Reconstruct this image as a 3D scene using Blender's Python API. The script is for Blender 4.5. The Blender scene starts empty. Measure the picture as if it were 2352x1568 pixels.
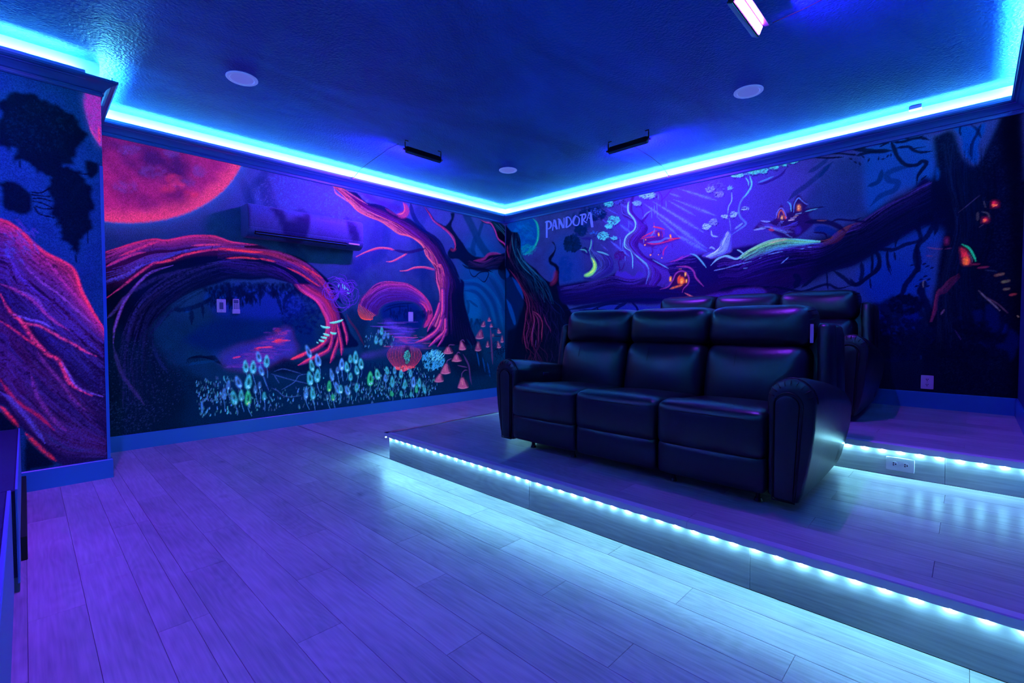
import bpy, math, random
import numpy as np
from mathutils import Vector, Matrix

random.seed(7)
RNG = np.random.default_rng(7)
S = 1.15            # room units to metres
SC = bpy.context.scene
COL = SC.collection

# ------------------------------------------------------------------ camera
FPX = 1087.6
CAM = np.array([4.40, -4.40, 0.90])
AZ = math.radians(44.16)
PITCH = math.atan(34 / FPX)
cd = bpy.data.cameras.new('camera')
cam = bpy.data.objects.new('camera', cd)
COL.objects.link(cam)
cam.location = Vector(CAM) * S
cam.rotation_euler = (math.pi / 2 - PITCH, 0, AZ)
cd.sensor_width = 36.0
cd.lens = FPX / 2352 * 36
cd.clip_start = 0.02
SC.camera = cam

# ------------------------------------------------------------------ world, exposure
w = bpy.data.worlds.new('world'); SC.world = w; w.use_nodes = True
w.node_tree.nodes['Background'].inputs[0].default_value = (0.0, 0.05, 0.4, 1)
w.node_tree.nodes['Background'].inputs[1].default_value = 0.0
SC.view_settings.view_transform = 'Standard'
SC.view_settings.look = 'None'
SC.view_settings.gamma = 1
SC.view_settings.use_curve_mapping = False
SC.view_settings.exposure = 0.0
# strengths of the lamps the room has (read by the builders below)
COVE_RGB, COVE_W = (0.13, 0.84, 0.95), 350.0
STEP_RGB, STEP_W = (0.25, 0.80, 1.0), 1020.0
UV_RGB, UV_W = (0.22, 0.03, 1.0), (1550.0, 1300.0, 1150.0, 3200.0)
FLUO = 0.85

# ------------------------------------------------------------------ helpers
def lin(c):
    c = np.asarray(c, float) / 255.0
    return np.where(c <= 0.04045, c / 12.92, ((c + 0.055) / 1.055) ** 2.4)

class MB:
    """collects faces; build() links them as one mesh object"""
    def __init__(s): s.v, s.f = [], []
    def add(s, vs, fs):
        o = len(s.v); s.v += [tuple(map(float, p)) for p in vs]
        s.f += [tuple(i + o for i in f) for f in fs]; return s
    def box(s, x0, x1, y0, y1, z0, z1):
        return s.add([(x0,y0,z0),(x1,y0,z0),(x1,y1,z0),(x0,y1,z0),(x0,y0,z1),(x1,y0,z1),(x1,y1,z1),(x0,y1,z1)],
                     [(0,3,2,1),(4,5,6,7),(0,1,5,4),(1,2,6,5),(2,3,7,6),(3,0,4,7)])
    def cham(s, x0, x1, y0, y1, z0, z1, c, axis=2, sign=1):
        """box with its outer face chamfered by c (axis/sign = which way it faces)"""
        lo = [x0, y0, z0]; hi = [x1, y1, z1]
        a, b = [i for i in range(3) if i != axis]
        base, top = (lo[axis], hi[axis]) if sign > 0 else (hi[axis], lo[axis])
        mid = top - sign * c
        vs = []
        for (h, k) in ((base, 0), (mid, 0), (top, c)):
            for (p, q) in ((lo[a]+k, lo[b]+k), (hi[a]-k, lo[b]+k), (hi[a]-k, hi[b]-k), (lo[a]+k, hi[b]-k)):
                v = [0, 0, 0]; v[axis] = h; v[a] = p; v[b] = q; vs.append(v)
        fs = [(0,1,2,3), (8,9,10,11)]
        for r in (0, 4):
            for i in range(4): fs.append((r+i, r+(i+1)%4, r+4+(i+1)%4, r+4+i))
        return s.add(vs, fs)
    def tube(s, pts, r, n=8, cap=True):
        pts = [Vector(p) for p in pts]; rings = []
        rr = r if isinstance(r, (list, tuple)) else [r] * len(pts)
        for i, p in enumerate(pts):
            t = (pts[min(i+1, len(pts)-1)] - pts[max(i-1, 0)]).normalized()
            u = t.cross(Vector((0,0,1)) if abs(t.z) < .9 else Vector((1,0,0))).normalized()
            v = t.cross(u)
            rings.append([p + (u*math.cos(2*math.pi*k/n) + v*math.sin(2*math.pi*k/n)) * rr[i] for k in range(n)])
        return s.loft(rings, True, cap)
    def loft(s, rings, closed=True, cap=True):
        n = len(rings[0]); vs = [p for r in rings for p in r]; fs = []
        for i in range(len(rings)-1):
            for k in range(n if closed else n-1):
                a, b = i*n+k, i*n+(k+1)%n
                fs.append((a, b, b+n, a+n))
        if cap and closed:
            fs.append(tuple(range(n))[::-1]); fs.append(tuple(range((len(rings)-1)*n, len(rings)*n)))
        return s.add(vs, fs)
    def disc(s, c, r, z0, z1, n=40, r1=None):
        r1 = r if r1 is None else r1
        return s.loft([[(c[0]+q*math.cos(2*math.pi*k/n), c[1]+q*math.sin(2*math.pi*k/n), z) for k in range(n)] for q, z in ((r, z0), (r1, z1))])
    def pillow(s, b, r, bulge=(0,0,0), n=10, fn=None):
        """rounded box b=(x0,x1,y0,y1,z0,z1), swollen by bulge along each axis, passed through fn"""
        c = np.array([(b[0]+b[1])/2, (b[2]+b[3])/2, (b[4]+b[5])/2]); h = np.array([(b[1]-b[0])/2, (b[3]-b[2])/2, (b[5]-b[4])/2])
        idx = {}; vs = []; fs = []
        def vid(p):
            k = tuple(np.round(p, 5))
            if k not in idx: idx[k] = len(vs); vs.append(p)
            return idx[k]
        ts = [math.sin(math.pi/2*(-1+2*i/n)) for i in range(n+1)]
        for ax in range(3):
            a, bb = [(1,2),(2,0),(0,1)][ax]
            for sg in (-1, 1):
                g = [[None]*(n+1) for _ in range(n+1)]
                for i in range(n+1):
                    for j in range(n+1):
                        p = np.zeros(3); p[ax] = sg; p[a] = ts[i]; p[bb] = ts[j]; g[i][j] = vid(p)
                for i in range(n):
                    for j in range(n):
                        q = (g[i][j], g[i+1][j], g[i+1][j+1], g[i][j+1])
                        fs.append(q if sg > 0 else q[::-1])
        P = np.array(vs); Q = P*h; inner = np.maximum(h-r, 1e-4); q = np.clip(Q, -inner, inner); d = Q-q
        nn = np.linalg.norm(d, axis=1, keepdims=True); nn[nn == 0] = 1
        O = q + d/nn*r
        un = np.clip(O/h, -1, 1)
        for ax in range(3):
            if bulge[ax]:
                a, bb = [i for i in range(3) if i != ax]
                O[:, ax] += bulge[ax]*un[:, ax]*(1-un[:, a]**2)*(1-un[:, bb]**2)
        O += c
        if fn is not None: O = np.array([fn(p) for p in O])
        return s.add(O, fs)
    def build(s, name, m, parent=None, smooth=False, loc=None, rot=None):
        me = bpy.data.meshes.new(name)
        me.from_pydata([(x*S, y*S, z*S) for x, y, z in s.v], [], s.f)
        me.validate()
        import bmesh
        b = bmesh.new(); b.from_mesh(me); bmesh.ops.recalc_face_normals(b, faces=b.faces); b.to_mesh(me); b.free()
        if smooth: me.polygons.foreach_set('use_smooth', [True]*len(me.polygons))
        me.materials.append(m)
        o = bpy.data.objects.new(name, me); COL.objects.link(o)
        if parent is not None: o.parent = parent
        if loc is not None: o.location = Vector(loc)*S
        if rot is not None: o.rotation_euler = rot
        if smooth == 'auto':
            me.set_sharp_from_angle(angle=math.radians(40))
        return o

def thing(name, label, cat, loc, group=None, rotz=0):
    o = bpy.data.objects.new(name, None); COL.objects.link(o)
    o.empty_display_size = 0.05
    o.location = Vector(loc)*S; o.rotation_euler = (0, 0, rotz)
    return tag(o, label, cat, group)

def tag(o, label, cat, group=None):
    o['label'] = label; o['category'] = cat
    if group: o['group'] = group
    return o

def struct(name, mb, m, smooth=False):
    o = mb.build(name, m, smooth=smooth); o['kind'] = 'structure'; return o

def copy_tree(o, parent=None):
    c = o.copy(); COL.objects.link(c); c.parent = parent
    for ch in list(o.children): copy_tree(ch, c)
    return c

# ------------------------------------------------------------------ materials
def mat(name, rgb, rough=0.5, metal=0.0, spec=0.5, emit=None, est=0.0, coat=0.0):
    m = bpy.data.materials.new(name); m.use_nodes = True
    b = m.node_tree.nodes['Principled BSDF']
    b.inputs['Base Color'].default_value = (*rgb, 1)
    b.inputs['Roughness'].default_value = rough
    b.inputs['Metallic'].default_value = metal
    b.inputs['Specular IOR Level'].default_value = spec
    b.inputs['Coat Weight'].default_value = coat
    if emit: b.inputs['Emission Color'].default_value = (*emit, 1); b.inputs['Emission Strength'].default_value = est
    return m

def nn(m, t, **kw):
    n = m.node_tree.nodes.new(t)
    for k, v in kw.items():
        if k in n.inputs: n.inputs[k].default_value = v
        else: setattr(n, k, v)
    return n
def ln(m, a, b): m.node_tree.links.new(a, b)

def add_bump(m, scale, strength, dist=0.01, detail=3, coords='Object', stretch=(1,1,1), kind='noise'):
    b = m.node_tree.nodes['Principled BSDF']
    tc = nn(m, 'ShaderNodeTexCoord'); mp = nn(m, 'ShaderNodeMapping'); mp.inputs['Scale'].default_value = stretch
    ln(m, tc.outputs[coords], mp.inputs[0])
    if kind == 'noise': t = nn(m, 'ShaderNodeTexNoise', Scale=scale, Detail=detail)
    else: t = nn(m, 'ShaderNodeTexVoronoi', Scale=scale)
    ln(m, mp.outputs[0], t.inputs['Vector'])
    bp = nn(m, 'ShaderNodeBump', Strength=strength, Distance=dist)
    ln(m, t.outputs[0], bp.inputs['Height']); ln(m, bp.outputs[0], b.inputs['Normal'])
    return m

def wood(name, axis=0, lo=(0.20,0.19,0.21), hi=(0.66,0.65,0.66), rough=0.36):
    """oak-look laminate: streaks and cathedral rings along the plank, different on each plank"""
    m = mat(name, hi, rough, spec=0.45)
    b = m.node_tree.nodes['Principled BSDF']
    tc = nn(m, 'ShaderNodeTexCoord'); oi = nn(m, 'ShaderNodeObjectInfo')
    off = nn(m, 'ShaderNodeVectorMath', operation='SCALE'); off.inputs[0].default_value = (37.0, 21.0, 53.0)
    ln(m, oi.outputs['Random'], off.inputs['Scale'])
    add = nn(m, 'ShaderNodeVectorMath', operation='ADD'); ln(m, tc.outputs['Object'], add.inputs[0]); ln(m, off.outputs[0], add.inputs[1])
    st = [1, 1, 1]; st[axis] = 0.22
    mp = nn(m, 'ShaderNodeMapping'); mp.inputs['Scale'].default_value = st; ln(m, add.outputs[0], mp.inputs[0])
    # cathedral rings: distorted wave
    n0 = nn(m, 'ShaderNodeTexNoise', Scale=3.2, Detail=3.0); ln(m, mp.outputs[0], n0.inputs['Vector'])
    wv = nn(m, 'ShaderNodeMath', operation='MULTIPLY'); ln(m, n0.outputs[0], wv.inputs[0]); wv.inputs[1].default_value = 150.0
    sn = nn(m, 'ShaderNodeMath', operation='SINE'); ln(m, wv.outputs[0], sn.inputs[0])
    s2 = nn(m, 'ShaderNodeMapRange'); ln(m, sn.outputs[0], s2.inputs[0])
    for i, v in zip((1,2,3,4), (-1, 1, 0, 1)): s2.inputs[i].default_value = v
    # fine streaks
    st2 = [60, 60, 60]; st2[axis] = 3.0
    mp2 = nn(m, 'ShaderNodeMapping'); mp2.inputs['Scale'].default_value = st2; ln(m, add.outputs[0], mp2.inputs[0])
    n1 = nn(m, 'ShaderNodeTexNoise', Scale=1.6, Detail=4.0); ln(m, mp2.outputs[0], n1.inputs['Vector'])
    # soft blotches and knots
    n2 = nn(m, 'ShaderNodeTexNoise', Scale=2.4, Detail=2.0); ln(m, add.outputs[0], n2.inputs['Vector'])
    mpk = nn(m, 'ShaderNodeMapping'); stk = [1.0, 1.0, 1.0]; stk[axis] = 0.55; mpk.inputs['Scale'].default_value = stk; ln(m, add.outputs[0], mpk.inputs[0])
    vk = nn(m, 'ShaderNodeTexVoronoi', Scale=2.6); ln(m, mpk.outputs[0], vk.inputs['Vector'])
    kr = nn(m, 'ShaderNodeMapRange'); ln(m, vk.outputs['Distance'], kr.inputs[0])
    for i, v in zip((1,2,3,4), (0.02, 0.11, 0.55, 0.0)): kr.inputs[i].default_value = v
    kr.interpolation_type = 'SMOOTHSTEP'
    def mul(x, k):
        q = nn(m, 'ShaderNodeMath', operation='MULTIPLY'); ln(m, x, q.inputs[0]); q.inputs[1].default_value = k; return q.outputs[0]
    def addm(x, y):
        q = nn(m, 'ShaderNodeMath', operation='ADD'); ln(m, x, q.inputs[0])
        if isinstance(y, float): q.inputs[1].default_value = y
        else: ln(m, y, q.inputs[1])
        return q.outputs[0]
    tot = addm(mul(s2.outputs[0], 0.11), mul(n1.outputs[0], 0.75))
    tot = addm(tot, mul(n2.outputs[0], 0.8)); tot = addm(tot, mul(oi.outputs['Random'], 0.22))
    tot = addm(tot, mul(kr.outputs[0], -1.0)); tot = addm(tot, -0.40)
    cr = nn(m, 'ShaderNodeMix', data_type='RGBA', clamp_factor=True)
    ln(m, tot, cr.inputs[0]); cr.inputs[6].default_value = (*lo, 1); cr.inputs[7].default_value = (*hi, 1)
    ln(m, cr.outputs[2], b.inputs['Base Color'])
    bp = nn(m, 'ShaderNodeBump', Strength=0.12, Distance=0.002); ln(m, tot, bp.inputs['Height']); ln(m, bp.outputs[0], b.inputs['Normal'])
    return m

M_PLANK = wood('oak_laminate_plank')
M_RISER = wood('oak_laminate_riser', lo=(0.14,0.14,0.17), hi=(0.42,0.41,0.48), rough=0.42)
M_NOSE = mat('grey_nosing', (0.80,0.84,0.86), 0.4)
M_EDGE = mat('aluminium_edge', (0.7,0.72,0.74), 0.28, metal=0.9)
M_SUB = mat('subfloor', (0.05,0.05,0.06), 0.9)
M_TRIMBLUE = mat('blue_trim_paint', (0.02,0.22,0.50), 0.33)
M_CROWN = mat('blue_crown_paint', (0.02,0.15,0.30), 0.33)
M_BUFF = mat('glow_lightened_wall_paint', (0.45,0.62,0.75), 0.7)  # colour lightened so the strip above the crown looks overexposed by the cove
M_DARKWALL = mat('dark_wall_paint', (0.01,0.03,0.16), 0.7)
M_BOARD = mat('cove_board', (0.25,0.5,0.8), 0.6)
M_WHITE = mat('white_plastic', (0.8,0.8,0.82), 0.35)
M_GREYSW = mat('grey_button', (0.10,0.12,0.22), 0.5)
M_BLACK = mat('black_metal', (0.006,0.006,0.008), 0.4)
M_BLACKM = mat('black_matt', (0.004,0.004,0.005), 0.7)
M_CORD = mat('dark_cord', (0.01,0.012,0.03), 0.6)
M_GREEN = mat('lamp_underside', (0.02,0.10,0.12), 0.3, metal=0.6)
M_CHROME = mat('chrome', (0.6,0.6,0.62), 0.2, metal=1.0)
M_COVE = mat('cove_light', (0.1,0.1,0.1), 0.5, emit=COVE_RGB, est=COVE_W)
M_LED = mat('step_led', (0.1,0.1,0.1), 0.5, emit=STEP_RGB, est=STEP_W)
M_UVS = [mat('blacklight_led', (0.1,0.1,0.1), 0.5, emit=UV_RGB, est=w_) for w_ in UV_W]
M_LENSOFF = mat('frosted_lens_off_glow', (0.85,0.87,0.92), 0.5, emit=(0.12,0.20,0.72), est=0.45)  # lamp is off; faint blue glow added to brighten the lens
M_RINGOFF = mat('downlight_ring_glow', (0.9,0.9,0.93), 0.4, emit=(0.10,0.20,0.75), est=0.5)  # plain plastic, no lamp; blue glow added to brighten it
M_LEATHER = add_bump(mat('black_leather', (0.008,0.009,0.016), 0.35, spec=0.65), 55, 0.22, 0.004, 4)
M_SEAM = mat('leather_seam', (0.003,0.003,0.005), 0.5)
M_CARPET = add_bump(mat('stage_carpet', (0.035,0.03,0.10), 0.95, spec=0.1), 220, 0.9, 0.006, 3)
M_STAGE = mat('stage_front_paint', (0.10,0.22,0.62), 0.5)
M_LETTER = mat('lettering_paint', (0.20,0.33,0.72), 0.6, emit=(0.10,0.25,0.9), est=0.32)

# ceiling: dark blue paint with orange peel and soft painted clouds
M_CEIL = mat('ceiling_paint', (0.02,0.10,0.42), 0.5, spec=0.35)
def _ceil():
    m = M_CEIL; b = m.node_tree.nodes['Principled BSDF']
    tc = nn(m, 'ShaderNodeTexCoord')
    mp = nn(m, 'ShaderNodeMapping'); mp.inputs['Scale'].default_value = (0.8, 0.38, 1); mp.inputs['Rotation'].default_value = (0, 0, 0.6)
    ln(m, tc.outputs['Object'], mp.inputs[0])
    n = nn(m, 'ShaderNodeTexNoise', Scale=1.6, Detail=5.0, Roughness=0.5); n.inputs['Distortion'].default_value = 0.6
    ln(m, mp.outputs[0], n.inputs['Vector'])
    r = nn(m, 'ShaderNodeValToRGB'); e = r.color_ramp.elements
    e[0].position = 0.36; e[0].color = (0.010, 0.060, 0.38, 1); e[1].position = 0.66; e[1].color = (0.025, 0.17, 0.75, 1)
    ln(m, n.outputs[0], r.inputs[0]); ln(m, r.outputs[0], b.inputs['Base Color'])
    n2 = nn(m, 'ShaderNodeTexNoise', Scale=62.0, Detail=2.5); ln(m, tc.outputs['Object'], n2.inputs['Vector'])
    bp = nn(m, 'ShaderNodeBump', Strength=0.85, Distance=0.014); ln(m, n2.outputs[0], bp.inputs['Height']); ln(m, bp.outputs[0], b.inputs['Normal'])
_ceil()

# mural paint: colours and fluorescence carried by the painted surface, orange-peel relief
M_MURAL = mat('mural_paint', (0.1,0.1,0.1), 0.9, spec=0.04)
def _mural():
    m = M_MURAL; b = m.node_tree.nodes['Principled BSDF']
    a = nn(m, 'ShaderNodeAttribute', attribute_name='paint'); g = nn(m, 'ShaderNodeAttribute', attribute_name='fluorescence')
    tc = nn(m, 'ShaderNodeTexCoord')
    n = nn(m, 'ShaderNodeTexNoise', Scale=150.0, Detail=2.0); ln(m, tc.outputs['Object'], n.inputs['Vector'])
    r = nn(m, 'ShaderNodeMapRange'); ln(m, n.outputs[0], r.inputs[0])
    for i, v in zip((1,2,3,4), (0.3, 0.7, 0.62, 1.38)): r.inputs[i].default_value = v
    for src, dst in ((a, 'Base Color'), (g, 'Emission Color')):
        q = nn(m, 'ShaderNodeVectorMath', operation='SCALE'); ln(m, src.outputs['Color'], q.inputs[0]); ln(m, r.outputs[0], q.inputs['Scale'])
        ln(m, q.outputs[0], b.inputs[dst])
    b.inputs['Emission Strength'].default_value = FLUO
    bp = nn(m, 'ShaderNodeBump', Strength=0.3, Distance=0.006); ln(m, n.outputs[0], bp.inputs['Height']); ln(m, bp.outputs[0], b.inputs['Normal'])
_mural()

# ------------------------------------------------------------------ room shell (room units; corner of the two mural walls at 0,0)
XR, YF, ZC = 4.62, -5.20, 2.43
XB, YB = 0.72, -4.06          # the wall that juts out on the left
Y1, Y2 = -2.68, -1.472        # risers
H1, H2 = 0.178, 0.330
XP = 1.575                    # left side of the platforms
struct('ceiling', MB().box(-.1, XR+.1, YF-.1, .1, ZC, ZC+.08), M_CEIL)
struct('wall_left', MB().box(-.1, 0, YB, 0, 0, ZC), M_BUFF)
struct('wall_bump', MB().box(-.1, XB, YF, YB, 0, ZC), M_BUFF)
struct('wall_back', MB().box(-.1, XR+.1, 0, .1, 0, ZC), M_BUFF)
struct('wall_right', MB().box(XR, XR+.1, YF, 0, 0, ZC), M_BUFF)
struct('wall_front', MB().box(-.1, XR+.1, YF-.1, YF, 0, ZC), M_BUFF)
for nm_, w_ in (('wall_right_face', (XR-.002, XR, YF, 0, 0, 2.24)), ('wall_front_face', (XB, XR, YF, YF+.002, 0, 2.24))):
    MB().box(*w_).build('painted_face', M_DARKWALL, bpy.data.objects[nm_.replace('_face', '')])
floor = struct('floor', MB().box(-.1, XR+.1, YF-.1, .1, -.08, -.012), M_SUB)

ROOM = [(XB,YF),(XB,YB),(0,YB),(0,0),(XR,0),(XR,YF)]
def off(i, d):
    n = len(ROOM); p, a, q = [Vector(ROOM[(i+k) % n]) for k in (-1, 0, 1)]
    e1 = (a-p).normalized(); e2 = (q-a).normalized()
    n1 = Vector((e1.y, -e1.x)); n2 = Vector((e2.y, -e2.x))      # inward for this winding
    return a + d*(n1+n2)/(1+n1.dot(n2))
def run(i, prof, mb, e0=0.0, e1=0.0):
    """sweep a (distance from wall, z) profile along room side i, mitred"""
    a, b = [], []
    n = len(ROOM); d = (Vector(ROOM[(i+1) % n])-Vector(ROOM[i])).normalized()
    for dd, z in prof:
        p = off(i, dd)+d*e0; q = off((i+1) % n, dd)-d*e1
        a.append((p.x, p.y, z)); b.append((q.x, q.y, z))
    return mb.loft([a, b])
CR = [(0,2.238),(.010,2.238),(.014,2.244),(.014,2.252),(.009,2.256),(.009,2.262),(.018,2.266),(.022,2.274),(.030,2.284),(.044,2.296),(.058,2.303),(.068,2.306),(.072,2.311),(.076,2.313),(.076,2.325),(.068,2.325),(.064,2.317),(.05,2.311),(0,2.30)]
for i in range(6):
    struct('trim_%d' % (i+1), run(i, CR, MB()), M_CROWN)
# cove light: a board behind the crown with an LED tape on its top, six runs
cove_names = ['cove light above the jutting screen side wall', 'cove light on the short return of the jutting wall', 'cove light along the wall with the air conditioner',
              'cove light along the back wall with the lettering', 'cove light along the right wall', 'cove light above the screen wall']
for i in range(6):
    e0, e1 = (0.0, 0.12) if i == 0 else (0.0, 0.0)
    t = thing('cove_light', 'glowing cyan ' + cove_names[i], 'cove light', (0,0,0), 'cove lights above the crown moulding')
    run(i, [(.046,2.300),(.054,2.300),(.054,2.350),(.046,2.350)], MB(), e0, e1).build('backing_board', M_BOARD, t)
    run(i, [(.012,2.3255),(.030,2.3255),(.030,2.3295),(.012,2.3295)], MB(), e0, e1).build('light_tape', M_COVE, t)

MB().box(XB-.010, XB+.003, YB-.012, YB+.003, .114, 1.84).build('corner_guard', M_TRIMBLUE, bpy.data.objects['wall_bump'])
# baseboards
BB = [(0,0),(.013,0),(.013,.108),(.009,.113),(0,.113)]
def bb(name, i, z=0.0, lo=None, hi=None):
    prof = [(d, h+z) for d, h in BB]
    mb = MB()
    n = len(ROOM); d = (Vector(ROOM[(i+1) % n])-Vector(ROOM[i])).normalized(); L = (Vector(ROOM[(i+1) % n])-Vector(ROOM[i])).length
    run(i, prof, mb, lo or 0, hi or 0); return struct(name, mb, M_TRIMBLUE)
bb('baseboard_left_bump', 0); bb('baseboard_left_return', 1); bb('baseboard_left', 2)
bb('baseboard_back_aisle', 3, 0, 0, XR-XP); bb('baseboard_back', 3, H2, XP); bb('baseboard_right', 4, H2, 0, -(YF-Y2)-0.0)
bb('baseboard_right_step', 4, H1, -Y2, -(YF-Y1)); bb('baseboard_right_front', 4, 0, -Y1, 0); bb('baseboard_front', 5)

# ------------------------------------------------------------------ planks
GAP = 0.0004; TH = 0.010
def lay(parent, x0, x1, y0, y1, ztop, yedge, xj, wdt=0.1333, plen=1.029):
    """staggered boards along x between y0..y1; yedge = one row boundary, xj = joint of row 0"""
    k = math.floor((y0-yedge)/wdt)
    while yedge + k*wdt < y1 - 1e-4:
        a, b = max(y0, yedge+k*wdt), min(y1, yedge+(k+1)*wdt)
        if b-a > .01:
            j = xj - (plen/3)*(k % 3); j -= math.ceil((j-x0)/plen)*plen
            while j < x1-1e-4:
                p, q = max(x0, j), min(x1, j+plen)
                if q-p > .02:
                    MB().cham(p+GAP-(p+q)/2, q-GAP-(p+q)/2, a+GAP-(a+b)/2, b-GAP-(a+b)/2, -TH, 0, .0007).build('plank', M_PLANK, parent, loc=((p+q)/2, (a+b)/2, ztop))
                j += plen
        k += 1
lay(floor, XB, XR, YF, YB, 0, -2.68, 3.043+.343*0)
lay(floor, 0, XR, YB, Y1-.0086, 0, -2.68, 3.043)
lay(floor, 0, XP-.0105, Y1-.0086, 0, 0, -2.68, 3.043)

# ------------------------------------------------------------------ platforms
def platform(label, y0, y1, z0, z1, yedge, xj, rj, leds, sidez):
    t = thing('seating_platform', label, 'platform', (0,0,0))
    MB().box(XP, XR-.001, y0+.001, y1-.001, -.011, z1-TH-.001).build('platform_frame', M_SUB, t)
    zr = H1 if y0 == Y2 else 0
    # boards on top
    lay(t, XP-.022, XR-.001, y0, y1-(.009 if y1 < 0 else 0), z1, yedge, xj)
    # front riser boards
    j = rj - math.ceil((rj-XP)/1.018)*1.018
    while j < XR-.01:
        p, q = max(XP, j), min(XR, j+1.018)
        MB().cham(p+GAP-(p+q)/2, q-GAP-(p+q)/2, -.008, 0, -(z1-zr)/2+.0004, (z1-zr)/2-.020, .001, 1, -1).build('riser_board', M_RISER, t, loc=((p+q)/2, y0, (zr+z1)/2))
        j += 1.018
    # side boards along the aisle
    n = 2 if y1-y0 > 1.1 else 1
    for k in range(n):
        a, b = y0+.002+(y1-y0)*k/n, y0+(y1-y0)*(k+1)/n
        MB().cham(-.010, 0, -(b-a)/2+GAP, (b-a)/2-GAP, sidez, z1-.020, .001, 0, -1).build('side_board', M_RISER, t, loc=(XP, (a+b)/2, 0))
    # nosing: front and side
    pr = [(-.030, z1-.020), (-.031, z1+.001), (-.028, z1+.0045), (.004, z1+.0045), (.004, z1-.020)]
    segs = [XP-.031, 2.62, 3.66, XR]
    for a, b in zip(segs[:-1], segs[1:]):
        MB().loft([[(a+.0006, y0+d, z) for d, z in pr], [(b-.0006, y0+d, z) for d, z in pr]]).build('nosing', M_NOSE, t)
    MB().loft([[(XP+d, y0-.029, z) for d, z in pr], [(XP+d, y1, z) for d, z in pr]]).build('nosing', M_EDGE, t)
    # LED strips: a thing of their own under each nosing
    s = thing('step_light_strip', leds, 'light strip', (XP, y0, z1-.022), 'LED strips under the platform nosings')
    MB().box(0, XR-XP-.004, -.024, -.0088, -.0050, .0010).build('strip_tape', M_WHITE, s)
    x = .02; first = None
    while x < XR-XP-.01:
        if first is None:
            first = MB().box(-.0028, .0028, -.0028, .0028, -.0085, -.0052).build('light_diode', M_LED, s, loc=(x, -.0145, 0))
        else:
            c = first.copy(); COL.objects.link(c); c.location = Vector((x, -.0145, 0))*S
        x += .0695
    s2 = thing('step_light_strip', leds.replace('front edge', 'aisle edge'), 'light strip', (XP, y0, z1-.022), 'LED strips under the platform nosings')
    MB().box(-.027, -.0120, -.02, y1-y0-.01, -.003, .001).build('strip_tape', M_WHITE, s2)
    y = -.022
    while y < y1-y0-.02:
        c = first.copy(); COL.objects.link(c); c.parent = s2; c.location = Vector((-.0195, y, 0))*S; y += .0695
    return t
platform('lower grey oak platform that carries the front sofa', Y1, Y2, 0, H1, -1.66, 3.99, 2.855, 'white LED strip under the front edge of the lower platform', .002)
platform('upper grey oak platform behind, carrying the rear sofa', Y2, 0, 0, H2, -1.472, 3.70, 3.308, 'white LED strip under the front edge of the upper platform', .002)

# ------------------------------------------------------------------ low stage against the screen wall
st = thing('low_stage', 'low blue-fronted stage with dark carpeted top beside the camera', 'stage', (0,0,0))
MB().cham(XB+.002, 2.095, YF+.015, -4.434, .05, .350, .004).build('carpeted_top', M_CARPET, st)
MB().cham(2.102, 4.55, YF+.015, -4.452, .05, .350, .004).build('carpeted_top', M_CARPET, st)
MB().cham(XB+.002, 2.098, -4.434, -4.428, .03, .352, .002, 1, 1).build('front_panel', M_STAGE, st)
MB().cham(2.100, 4.55, -4.452, -4.443, .012, .352, .002, 1, 1).build('front_panel', M_STAGE, st)
MB().cham(XB+.016, 1.80, -4.428, -4.410, 0, .092, .002, 1, 1).build('kick_plate', M_BLACKM, st)

# ------------------------------------------------------------------ ceiling fixtures
def downlight(x, y, label):
    t = thing('recessed_downlight', label, 'ceiling light', (x, y, ZC), 'round recessed ceiling lights, switched off')
    n = 48; R1, R0 = .088, .066
    rings = [[(r*math.cos(2*math.pi*k/n), r*math.sin(2*math.pi*k/n), z) for k in range(n)] for r, z in ((R1, 0), (R1, -.004), (R1-.004, -.008), (R0+.004, -.009), (R0, -.005), (R0, 0))]
    MB().loft(rings, True, False).build('trim_ring', M_RINGOFF, t, smooth='auto')
    MB().disc((0,0), R0, -.0005, -.0055, 48, R0-.002).build('lens', M_LENSOFF, t)
downlight(1.138, -3.43, 'round white recessed ceiling light nearest the jutting left wall')
downlight(3.323, -1.083, 'round white recessed ceiling light above the rear sofa')
downlight(1.112, -1.07, 'round white recessed ceiling light nearest the corner between the murals')

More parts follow.
